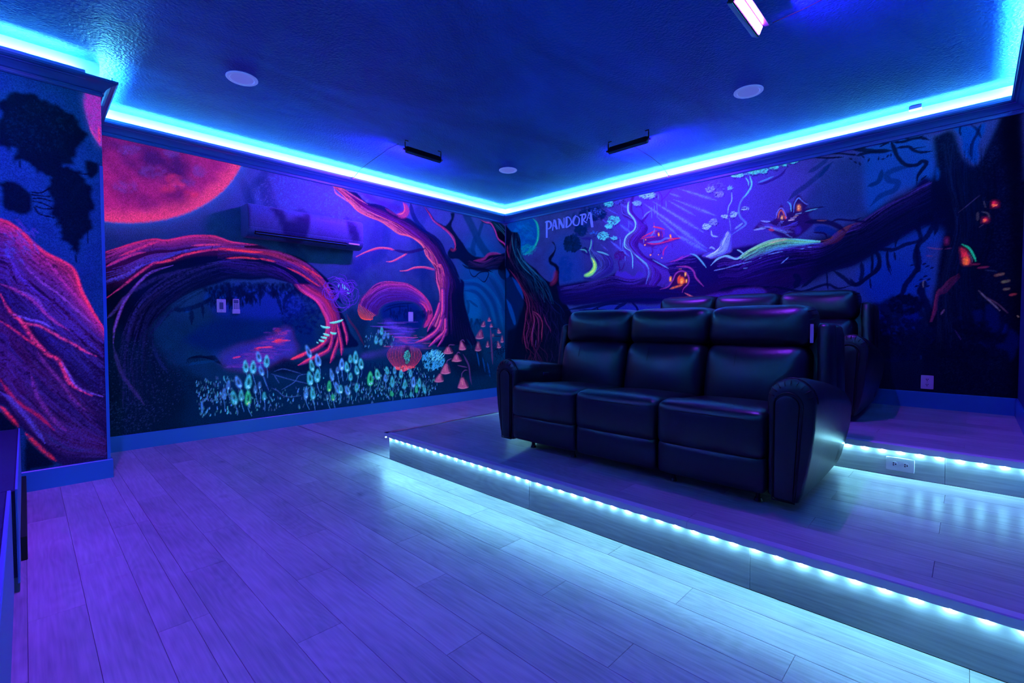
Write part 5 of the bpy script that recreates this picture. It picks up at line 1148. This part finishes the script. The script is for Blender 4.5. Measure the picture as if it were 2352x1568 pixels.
C_.stroke(d2((400,300),(470,275),(550,240)), 1.8, (50, 175, 205), .85, .6, .8, .3); C_.stroke(d2((390,320),(480,300),(620,230),(680,160)), 3, (10, 14, 110), .8, .5)
for P in (((690,370),(740,440),(740,560)), ((860,340),(790,430),(720,500)), ((480,540),(540,560),(560,660),(600,740))): C_.stroke(d1(*P), 1.6, (34, 24, 140), .7, .5)
# small dark bush tree and caves
C_.dabs(1425, 587, 13, 10, 90, (30, 24, 130), (1.2, 2.2), (2, 6), .3, .8); C_.stroke(d1((330,1040),(310,1100),(320,1160),(310,1220)), 1.8, (24, 18, 120), .9, .4); C_.stroke(d1((370,1100),(345,1170),(320,1170)), 1.4, (24, 18, 120), .9, .4)
C_.poly(d1((270,1230),(300,1180),(330,1200),(380,1190),(420,1220),(470,1240),(500,1190),(540,1200),(560,1240),(420,1270)), (48, 44, 190), .9, 1)
for k in range(5): C_.stroke(d1((500+k*24, 1090+k*8), (560+k*14, 1160+k*8), (540+k*10, 1240+k*4)), .9, (70, 60, 200), .6, .5, .2)
# treehouse village (red)
RD, OR = (245, 45, 70), (255, 120, 50)
C_.poly(d1((500,890),(560,850),(680,840),(800,850),(930,855),(880,880),(760,920),(600,945),(540,915)), (36, 18, 120), .95, 1)
for P, wd, cc in ((((525,865),(600,850),(680,840)), 1.6, (200, 45, 110)), (((540,850),(660,790),(700,785)), 1.4, RD), (((650,745),(700,750),(770,770)), 1.8, RD), (((665,700),(662,740)), .9, RD), (((740,780),(750,850)), 1.1, RD), (((760,780),(765,820)), .9, (200,50,120)), (((580,905),(680,915),(790,890),(900,860)), 1.8, (215, 40, 100)), (((600,900),(720,890),(780,860),(850,858)), 2.4, (90, 120, 205)), (((800,870),(860,862),(930,855)), 1.5, RD), (((560,870),(560,900)), 1.2, (120, 180, 220)), (((800,930),(760,980),(755,1040)), 1.8, (190, 35, 120)),
    (((640,960),(650,1000),(610,1030)), 1.1, (30, 16, 110)), (((720,960),(735,1000),(700,1030)), 1.1, (30, 16, 110)), (((840,900),(850,960)), .9, (40, 20, 130)), (((700,920),(640,950),(690,960)), 1.2, (30, 16, 110)), (((600,820),(700,800)), 1.6, (170, 40, 130)), (((670,760),(660,800),(630,840)), 1.6, (110, 130, 215))):
    C_.stroke(d1(*P), wd, cc, .95, .5, .9 if cc[0] > 120 else .4, .2)
C_.poly(d1((680,790),(740,780),(740,850),(690,850)), (60, 20, 110), .8, .5)
for q, r in (((710,820),2.3),((580,873),1.5),((572,925),2.0),((828,838),2.4),((628,1025),2.0),((708,1022),1.1),((742,1055),1.3),((664,740),1.0)):
    X, Y = d1(q)[0]; C_.stroke([(X-.5, Y-(r if r > 2.2 else 0)), (X+.5, Y+(r if r > 2.2 else 0))], r, OR, 1, .6, 1, 0, (0, 0)); C_.stroke([(X-.3, Y), (X+.3, Y)], r*.5, (255, 210, 120), .9, .6, 1, 0, (0, 0))
# hobbit-like door in the root
C_.poly(d1((840,1300),(860,1230),(900,1190),(960,1180),(1000,1220),(1010,1300),(970,1370),(860,1350)), (20, 6, 70), .95, 2)
for P, wd, cc in ((((720,1370),(800,1345),(850,1280),(880,1215),(930,1185),(980,1200),(1010,1250),(1005,1310),(960,1360),(945,1400)), 1.8, (150, 50, 140)), (((970,1405),(1040,1440),(1110,1470)), 1.8, (220, 90, 110)), (((820,1365),(880,1345),(950,1325)), 2.6, (240, 90, 60)), (((890,1140),(1000,1145),(1060,1190),(1080,1250),(1160,1340)), 2.0, (170, 50, 140)), (((860,1090),(960,1050),(1030,1020)), 1.6, (150, 50, 170)), (((820,1095),(900,1070),(960,1030)), 1.6, (165, 40, 140)), (((910,1166),(940,1166)), 1.4, (250, 130, 60)), (((905,1310),(905,1260),(925,1225)), 2.2, (250, 80, 60))):
    C_.stroke(d1(*P), wd, cc, .9, .55, .9, .3)
C_.poly(d1((905,1310),(900,1260),(925,1240),(960,1245),(975,1280),(975,1305),(940,1320)), (235, 60, 50), .9, .8, 1); C_.poly(d1((925,1270),(945,1255),(960,1285),(945,1310),(928,1300)), (255, 150, 60), .9, .6, 1)
for q, r in (((828,1265),3.2),((978,1218),2.6),((988,1285),2.4),((938,1295),2.6)):
    X, Y = d1(q)[0]; C_.stroke([(X, Y-r), (X-.3, Y+r)], r, (255, 125, 50), .95, .7, 1, 0, (0, 0)); C_.stroke([(X, Y-1), (X, Y+1)], r*.5, (255, 205, 120), .9, .7, 1, 0, (0, 0))
# two pointed cottages
C_.poly(d2((430,680),(520,690),(600,640),(700,600),(830,560),(980,565),(900,620),(960,700),(860,800),(760,860),(640,850),(540,800),(480,760),(350,775)), (14, 10, 92), .95, 1.2)
C_.fibres(d2((360,775),(480,750),(600,790),(740,850)), d2((430,685),(540,720),(640,740),(800,690)), 60, [(0, (130, 160, 230), .8), (.5, (60, 50, 170), .3), (1, (60, 60, 190), .4)], (.6, 1.5), (.3, .8), (.15, .5), .5)
C_.poly(d2((580,680),(580,620),(625,520),(650,560),(690,650),(680,680)), (30, 14, 100), .95, .6); C_.poly(d2((710,590),(745,510),(800,420),(850,480),(900,515),(860,570),(760,600)), (16, 12, 92), .95, .6)
for P, wd, cc in ((((575,660),(590,600),(625,555),(660,590),(685,660)), 1.3, (110, 110, 215)), (((600,660),(605,610),(625,580),(650,600),(665,650)), 1.3, (250, 90, 80)), (((690,495),(720,520),(730,590)), 1.4, (75, 180, 215)), (((755,595),(760,520),(800,455),(840,490)), 1.4, (70, 120, 210)), (((820,470),(870,510),(900,520)), 1.1, (80, 110, 190)), (((870,590),(930,575),(990,562)), 1.4, (60, 150, 175)), (((425,682),(470,690),(520,690)), 1.6, (130, 150, 225)), (((355,776),(420,765),(470,760)), 1.6, (150, 170, 230)), (((500,770),(560,780)), 3, (190, 50, 90)), (((520,740),(540,750)), 3, (220, 60, 80)), (((700,680),(760,672)), 1.2, (230, 190, 200)), (((720,660),(780,650)), 1.1, (180, 150, 200)), (((755,640),(800,630)), 1.0, (200, 130, 130)), (((770,620),(830,605)), 1.0, (120, 140, 200)), (((620,690),(650,690)), 1, (110, 110, 210)), (((605,705),(640,705)), 1, (90, 90, 200)), (((590,725),(620,725)), 1, (80, 80, 190))):
    C_.stroke(d2(*P), wd, cc, .9, .5, .85, .2)
for q, w_, h_ in (((638,648),12,22),((805,548),20,34)):
    x, y = q; C_.poly(d2((x-w_,y+h_),(x-w_,y-h_*.5),(x,y-h_),(x+w_,y-h_*.5),(x+w_,y+h_)), (245, 95, 70), 1, .7, 1, .25); C_.dabs(*d2((x, y+4))[0], w_/6, h_/7, 8, (255, 180, 110), (.8, 1.4), (1, 2), 1.5, .8, 1)
X, Y = d2((672, 655))[0]; C_.dabs(X, Y, 1.5, 3, 8, (240, 80, 70), (.8, 1.3), (1, 2), 1.5, .8, 1)
C_.poly(d2((770,760),(800,730),(830,760),(820,810),(780,820),(765,790)), (26, 26, 160), .9, 1); C_.poly(d2((950,790),(980,740),(1060,730),(1130,750),(1200,800),(1150,840),(1080,810),(1020,800)), (0, 30, 130), .85, 1.5)
for P, wd in ((((860,700),(980,690),(1100,700),(1200,740),(1270,790)), 5.5), (((1120,700),(1200,670),(1350,680),(1430,650)), 2.2), (((1350,680),(1400,690),(1480,690)), 2.2), (((950,800),(1060,810),(1090,860)), 2), (((900,570),(1000,550),(1070,545)), 1.2)): C_.stroke(d2(*P), wd, (4, 8, 72), .95, .4)
C_.stroke(d2((990,680),(1040,682),(1080,680)), 1.1, (160, 80, 80), .8, .6, .8, .4)
# hanging roots below the branch
TW = (0, 8, 56)
for P, wd in ((d2((1150,1180),(1250,1250),(1340,1320),(1420,1300),(1500,1240),(1600,1160),(1600,1060),(1560,980)), 4), (d2((1530,990),(1540,1100),(1530,1230)), 2.5), (d2((760,1220),(800,1270),(760,1360)), 6), (d2((1000,1210),(900,1300),(830,1350)), 3.5), (d2((550,1340),(700,1370),(850,1390),(1000,1340),(1100,1320),(1200,1360),(1330,1330)), 3), (d2((1085,1190),(1090,1300),(1100,1390)), 1.6), (d2((0,1380),(200,1340),(400,1350),(560,1340)), 3), (d2((480,1340),(420,1390),(300,1440)), 3), (d2((1440,960),(1520,970),(1640,965),(1760,960)), 3), (d2((1420,1290),(1440,1200),(1430,1090)), 4), (d2((1690,980),(1700,1100),(1730,1180)), 2),
    (d3((600,960),(590,1050),(620,1130),(630,1220),(500,1260),(380,1310),(200,1300)), 4), (d3((880,1030),(780,1050),(740,1110),(690,1190),(620,1260),(590,1340),(600,1440),(620,1480),(540,1568)), 5), (d3((770,960),(780,1100),(760,1180)), 4), (d3((590,1050),(480,1130),(420,1220),(410,1290)), 3.5), (d3((340,1130),(420,1190)), 3), (d3((520,1000),(590,1050)), 2.5), (d3((190,1300),(260,1360),(260,1470),(160,1568)), 3.5), (d3((330,1330),(340,1450),(370,1530)), 1.8), (d3((400,1330),(410,1400)), 1.8), (d3((200,1310),(205,1500)), 2),
    (d4((600,0),(620,180),(560,290),(500,370),(470,450),(400,500)), 5), (d4((0,310),(60,370),(150,310),(230,240),(265,170),(250,80)), 4), (d4((180,310),(190,400)), 1.8), (d4((680,330),(640,420),(680,520),(720,640),(740,800)), 7)): C_.stroke(P, wd, TW, .92, .35, 0, .05, (.1, .25), .3)
# upper right branches and leaves
for P, wd in ((d3((370,330),(400,400),(430,470),(500,540),(600,545),(650,510),(690,530),(640,600),(610,650),(600,720)), 4), (d3((20,395),(130,410),(240,420),(380,415)), 4.5), (d3((60,460),(180,430),(320,430)), 3.5), (d3((390,340),(480,335),(560,310),(640,300),(720,320)), 3), (d3((420,390),(530,380),(570,410),(640,430),(740,420)), 3), (d3((480,300),(540,310)), 1.5), (d3((560,400),(680,380)), 1.5), (d3((270,380),(350,340)), 2), (d3((100,400),(200,360),(350,350)), 1.5), (d3((600,310),(660,280)), 2), (d3((640,680),(690,640)), 1.5), (d2((960,50),(1100,55),(1250,45)), 2), (d2((1050,20),(1200,10),(1400,30)), 2)): C_.stroke(P, wd, (0, 8, 48), .95, .35, 0, 0, (.1, .2), .3)
for x, y, g in ((90,535,1.2),(50,520,.6),(10,490,.4),(170,500,1.9),(260,485,1.8),(340,465,2.2),(300,490,2.9),(40,450,.3),(370,455,1.6),(120,470,.8)): X, Y = d3((x, y))[0]; C_.stroke([(X-4*math.cos(g), Y-4*math.sin(g)), (X, Y), (X+4*math.cos(g), Y+4*math.sin(g))], 2, (0, 8, 48), .95, .4, 0, 0, (.5, .5))
# the dark tree at the right end
C_.poly([(2142,315),(2187,300),(2200,330),(2212,360),(2230,380),(2250,370),(2300,270),(2345,250),(2345,930),(2140,930),(2120,830),(2135,720),(2150,640),(2162,560),(2180,500),(2160,470),(2140,430),(2148,380)], (0, 6, 44), 1, 3, 0, .1)
C_.poly(d3((910,200),(960,180),(1010,180),(1100,200),(1150,200),(1220,160),(1210,260),(1180,300),(1160,380),(1160,480),(1130,545),(1080,500),(1040,470),(1010,390),(1000,290)), (0, 60, 165), .95, 1.2); C_.stroke(d3((1000,180),(990,240),(1000,280)), 2, (0, 10, 60), .9); C_.stroke(d3((1090,180),(1150,240),(1110,330),(1090,420),(1100,490)), 3, (0, 14, 70), .85); C_.stroke(d3((1180,180),(1160,240),(1180,300)), 2.5, (0, 12, 60), .85)
C_.poly(d3((775,560),(800,580),(800,660),(780,680)), (0, 55, 155), .9, 1)
C_.poly([(2300,250),(2345,240),(2345,900),(2325,900),(2320,500),(2300,350)], (0, 2, 20), .85, 6)
C_.fibres([(2160,330),(2170,420),(2190,520),(2160,640),(2150,800)], [(2300,330),(2290,420),(2280,560),(2260,640),(2300,800)], 160, [(0, (4, 22, 70), 0), (.5, (0, 14, 60), 0), (1, (0, 4, 30), 0)], (.8, 2.4), (.3, .7), (.1, .4), .5)
for P in (d4((1100,600),(1190,590),(1190,680),(1150,760)), d4((1230,540),(1290,560),(1340,640),(1340,760),(1280,800),(1220,720)), d4((1430,760),(1510,810),(1530,870),(1450,1060),(1420,960),(1320,940),(1330,900),(1400,890)), d4((1160,880),(1290,870),(1260,930),(1170,900)), d4((970,660),(1010,660),(1000,690))): C_.poly(P, (0, 14, 86), .9, 1.5, 0, 0, .3)
C_.poly(d4((1370,730),(1420,720),(1400,800),(1370,800)), (0, 18, 110), .9, 1); C_.stroke(d4((1380,660),(1370,760),(1300,860),(1260,960)), 3, TW, .9)
# shrubbery low right
C_.poly(d4((0,560),(80,520),(200,530),(340,500),(480,450),(620,470),(680,600),(740,800),(760,1340),(0,1330)), (0, 8, 52), .9, 3, 0, 0, 1.2)
C_.poly(d4((230,640),(290,630),(340,690),(280,720)), (0, 18, 130), .85, 2, 0, 0, .5); C_.poly(d4((460,700),(520,560),(600,620),(600,700)), (0, 20, 125), .85, 2, 0, 0, .5); C_.poly(d4((280,790),(360,780),(350,820),(290,820)), (0, 16, 115), .8, 2, 0, 0, .5); C_.poly(d4((370,830),(440,850),(460,910),(420,910)), (0, 16, 110), .8, 2, 0, 0, .5); C_.poly(d4((250,1050),(400,1010),(560,950),(520,1020),(400,1060)), (0, 12, 90), .6, 3, 0, 0, .5)
C_.dabs(2080, 780, 70, 50, 300, (0, 10, 62), (1.5, 4), (3, 9), .6, .6); C_.stroke(d4((640,1000),(640,1040)), 2, (0, 26, 120), .7)
C_.dabs(2010, 740, 40, 26, 220, (0, 8, 52), (1.5, 4), (3, 9), .6, .8); C_.dabs(2080, 700, 36, 22, 200, (0, 8, 52), (1.5, 4), (3, 9), .6, .8); C_.dabs(2230, 790, 60, 60, 200, (0, 6, 44), (2, 5), (4, 10), .6, .6)
C_.dabs(2060, 730, 60, 40, 60, (0, 22, 110), (1.5, 4), (3, 8), .6, .5)
for x, y in ((560,190),(700,200),(740,215),(620,245),(640,320),(710,320),(600,380),(700,380),(670,180),(680,290)): X, Y = d4((x, y))[0]; C_.stroke([(X-4, Y+2), (X, Y), (X+4, Y-1)], 2.2, TW, .95, .4, 0, 0, (.5, .5))
# lanterns, red flame house and steps
for q, w_, h_, c in (((1305,895),28,30,(225,25,70)),((1220,1035),26,24,(210,30,70)),((872,1225),14,32,(110,20,70))):
    x, y = q; C_.poly(d3((x-w_,y+h_),(x-w_,y-h_*.6),(x,y-h_),(x+w_,y-h_*.6),(x+w_,y+h_)), c, .95, 1, .95, .4)
    if c[0] > 200: C_.dabs(*d3((x, y+h_*.4))[0], w_/6, h_/9, 8, (255, 95, 60), (1, 1.6), (1, 3), 0, .8, 1)
C_.poly(d3((990,1285),(1040,1300),(1070,1350),(1090,1430),(1060,1450),(1015,1440),(1000,1360)), (215, 35, 60), .95, 1, .95, .4); C_.poly(d3((1020,1390),(1045,1370),(1070,1400),(1060,1440),(1030,1440)), (255, 115, 40), .9, 1.2, 1, .3)
C_.stroke(d3((1010,1258),(1070,1290),(1110,1350),(1135,1410)), 1.9, (20, 175, 120), .95, .5, .9, .2); C_.stroke(d3((1060,1330),(1090,1370),(1105,1410)), 1.4, (60, 60, 90), .8, .6, .5)
for P, wd, c in (((( 1090,1440),(1170,1435)), 2, (130,25,60)), (((1150,1470),(1250,1460)), 2.4, (120,30,70)), (((1220,1490),(1320,1500)), 1.6, (20,40,80)), (((700,1285),(770,1298),(830,1300)), 1.4, (105,55,95)), (((690,1360),(740,1365)), 1.4, (140,60,80)), (((1300,1540),(1390,1522)), 3.2, (120,80,70)), (((1150,970),(1150,1045)), 2.4, (45,55,75)), (((1190,965),(1240,980),(1260,1025)), 1.6, (55,65,80)), (((980,970),(1080,890),(1165,820)), 1.0, (40,45,90)), (((1205,870),(1222,925)), 1.0, (60,70,90)), (((1165,1105),(1200,1080)), 1, (50,50,90)), (((860,1300),(915,1293)), 1.2, (80,45,90))):
    C_.stroke(d3(*P), wd, c, .8, .6, .7, .4)
for P, wd, c in ((((1365,345),(1440,330)), 3.4, (95,85,70)), (((1380,410),(1440,402)), 3.0, (85,75,70)), (((1435,462),(1500,450)), 2.8, (140,40,55)), (((1508,645),(1522,660)), 1.6, (150,120,110)), (((1160,420),(1220,480),(1290,540),(1350,600)), 1.6, (95,80,110)), (((1230,480),(1330,540),(1420,620)), 1.2, (70,50,80)), (((820,635),(850,590)), 1.8, (90,55,100)), (((950,780),(1000,860)), 1, (30,26,90)), (((660,390),(660,340),(680,325)), 1.2, (90,90,110))):
    C_.stroke(d4(*P), wd, c, .85, .6, .7, .45)
C_.fibres(d4((980,260),(900,310),(820,390),(780,440),(750,600),(720,700)), d4((990,300),(920,390),(870,440),(800,470),(780,600),(740,700)), 70, [(0, (110, 26, 70), .6), (1, (40, 14, 70), .3)], (.5, 1.2), (.2, .5), (.1, .4), .6)

# arch caves below left branch, behind the front sofa
C_.poly([(1325,718),(1345,708),(1400,700),(1450,700),(1500,705),(1530,700),(1530,722),(1325,725)], (10, 40, 165), .9, 2)
for P, wd in ((((1300,712),(1360,702),(1440,690),(1540,688)), 4), (((1340,720),(1390,700),(1430,698)), 2), (((1408,720),(1420,705),(1440,695)), 4), (((1450,693),(1462,705),(1468,722)), 2.6), (((1370,705),(1380,720)), 2), (((1330,712),(1400,712)), 2)): C_.stroke(P, wd, (0, 8, 70), .9, .4)
C_.poly(d1((1170,1440),(1300,1410),(1420,1400),(1500,1370),(1742,1360),(1742,1440),(1300,1460)), (52, 44, 190), .8, 2, 0, .3)

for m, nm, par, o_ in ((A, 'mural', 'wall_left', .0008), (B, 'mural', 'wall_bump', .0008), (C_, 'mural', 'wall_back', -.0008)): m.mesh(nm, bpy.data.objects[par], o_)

# lettering on the back wall: seven raised brush letters
def LT(P): return K(1240, 470, 16.8, P)
wb = bpy.data.objects['wall_back']
LETTERS = [
 [[(205,680,14),(290,650,30),(380,650,32),(435,720,36),(440,820,34),(390,900,26),(320,940,18)], [(270,660,34),(272,860,34),(272,1100,34),(270,1275,32)]],
 [[(555,590,14),(520,780,20),(495,1000,20)], [(525,600,18),(590,610,34),(620,780,38),(665,950,36)], [(545,800,12),(600,850,18),(650,930,14)]],
 [[(690,565,12),(745,560,30),(750,760,22),(742,940,16)], [(760,555,30),(830,720,42),(910,900,36)], [(940,505,16),(940,700,20),(930,900,26)]],
 [[(1030,490,34),(1035,700,42),(1020,890,30)], [(1010,500,22),(1110,480,26),(1190,570,24),(1220,680,26),(1170,780,26),(1090,850,24),(1020,885,18)]],
 [[(1395,405,14),(1330,520,42),(1290,660,38),(1320,760,30),(1400,800,26),(1480,770,20),(1520,660,22),(1520,540,22),(1470,470,18),(1400,450,16)]],
 [[(1545,410,22),(1660,380,30),(1750,370,34),(1770,420,32),(1750,500,26),(1680,590,18)], [(1640,400,28),(1640,600,34),(1632,785,34)], [(1675,590,14),(1740,650,22),(1815,705,18)]],
 [[(1910,320,14),(1860,460,16),(1810,630,18)], [(1880,320,22),(1960,330,44),(1985,560,50),(2028,870,42)], [(1880,500,10),(1950,540,16)]],
]
for strokes in LETTERS:
    mb = MB()
    for q, st_ in enumerate(strokes):
        P = np.array(st_, float); cxy = catmull(P[:, :2], 14.0); n = len(cxy); wd = np.interp(np.linspace(0, 1, n), np.linspace(0, 1, len(P)), P[:, 2])
        T = np.gradient(cxy, axis=0); T /= np.linalg.norm(T, axis=1, keepdims=True); N = np.c_[-T[:, 1], T[:, 0]]
        Lp = C_.U(LT(cxy+N*wd[:, None]))[0]; Rp = C_.U(LT(cxy-N*wd[:, None]))[0]
        y0, y1 = -.0012, -.0040-.0004*q
        mb.loft([[(l[0], y0, l[1]), (r[0], y0, r[1]), (r[0], y1, r[1]), (l[0], y1, l[1])] for l, r in zip(Lp, Rp)])
    mb.build('letter', M_LETTER, wb)

# air conditioner, its shell painted over with the same forest
ac = thing('air_conditioner', 'slim wall air conditioner painted over with the purple forest mural', 'air conditioner', (0, (AC_Y0+AC_Y1)/2, 1.632))
D_ = Mural(0, .2, AC_Y0, AC_Y1, 1.60, 1.92, .008, 9); bg(D_, (40, 60, 190), (10, 40, 130), 1.92, 1.6, .05)
for P in (c4((600,395),(770,430),(850,520),(1100,480),(1100,600),(1090,690),(1020,830),(830,800),(760,660),(700,520)), c4((1530,560),(1640,590),(1690,720),(1700,810),(1600,800),(1560,700)), c4((270,340),(370,350),(370,640),(330,740),(280,700),(250,500))): D_.poly(P, (6, 14, 92), .92, 1.2)
n = 127; ys = np.linspace(AC_Y0+.004, AC_Y1-.004, n); prof = AC_PROF
V = []; F_ = []; CA = []; FA = []
mid = (AC_Y0+AC_Y1)/2
for i, y in enumerate(ys):
    e = min(1, min(y-AC_Y0, AC_Y1-y)/.02); k = .965+.035*math.sqrt(max(0, 1-(1-e)**2))
    for d, z in prof:
        zz = 1.77+(z-1.77)*k; V.append((d*k*S if d > 0 else .0012, (y-mid)*S, (zz-1.632)*S))
        a = int(np.clip((zz-D_.z0)/D_.h, 0, D_.H-1)); b = int(np.clip((y-D_.s0)/D_.h, 0, D_.W-1)); CA.append(D_.col[a, b]); FA.append(0)
m_ = len(prof)
for i in range(n-1):
    for k in range(m_): a, b = i*m_+k, i*m_+(k+1) % m_; F_.append((a, b, b+m_, a+m_))
F_.append(tuple(range(m_))[::-1]); F_.append(tuple(range((n-1)*m_, n*m_)))
me = bpy.data.meshes.new('casing'); me.from_pydata(V, [], F_)
import bmesh
b_ = bmesh.new(); b_.from_mesh(me); bmesh.ops.recalc_face_normals(b_, faces=b_.faces); b_.to_mesh(me); b_.free()
me.polygons.foreach_set('use_smooth', [True]*len(me.polygons)); me.set_sharp_from_angle(angle=math.radians(35))
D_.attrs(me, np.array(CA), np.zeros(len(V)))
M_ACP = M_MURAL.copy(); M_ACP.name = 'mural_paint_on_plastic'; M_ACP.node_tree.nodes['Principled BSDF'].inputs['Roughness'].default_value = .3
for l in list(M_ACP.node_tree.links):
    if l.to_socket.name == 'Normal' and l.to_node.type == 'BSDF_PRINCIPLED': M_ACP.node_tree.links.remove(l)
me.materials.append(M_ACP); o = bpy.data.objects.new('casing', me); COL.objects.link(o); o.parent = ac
L2 = (AC_Y1-AC_Y0)/2
MB().add([(.186,-L2+.05,.022),(.186,L2-.17,.022),(.206,L2-.17,.045),(.206,-L2+.05,.045),(.178,-L2+.05,.026),(.178,L2-.17,.026),(.196,L2-.17,.05),(.196,-L2+.05,.05)], [(0,1,2,3),(7,6,5,4),(0,4,5,1),(1,5,6,2),(2,6,7,3),(3,7,4,0)]).build('air_outlet', M_BLACKM, ac)
MB().pillow((.196,.207,-L2+.055,L2-.175,.030,.036), .002, n=3).build('louvre', M_CROWN, ac)
MB().pillow((.199,.208,L2-.155,L2-.045,.038,.052), .002, n=3).build('display_strip', M_WHITE, ac)
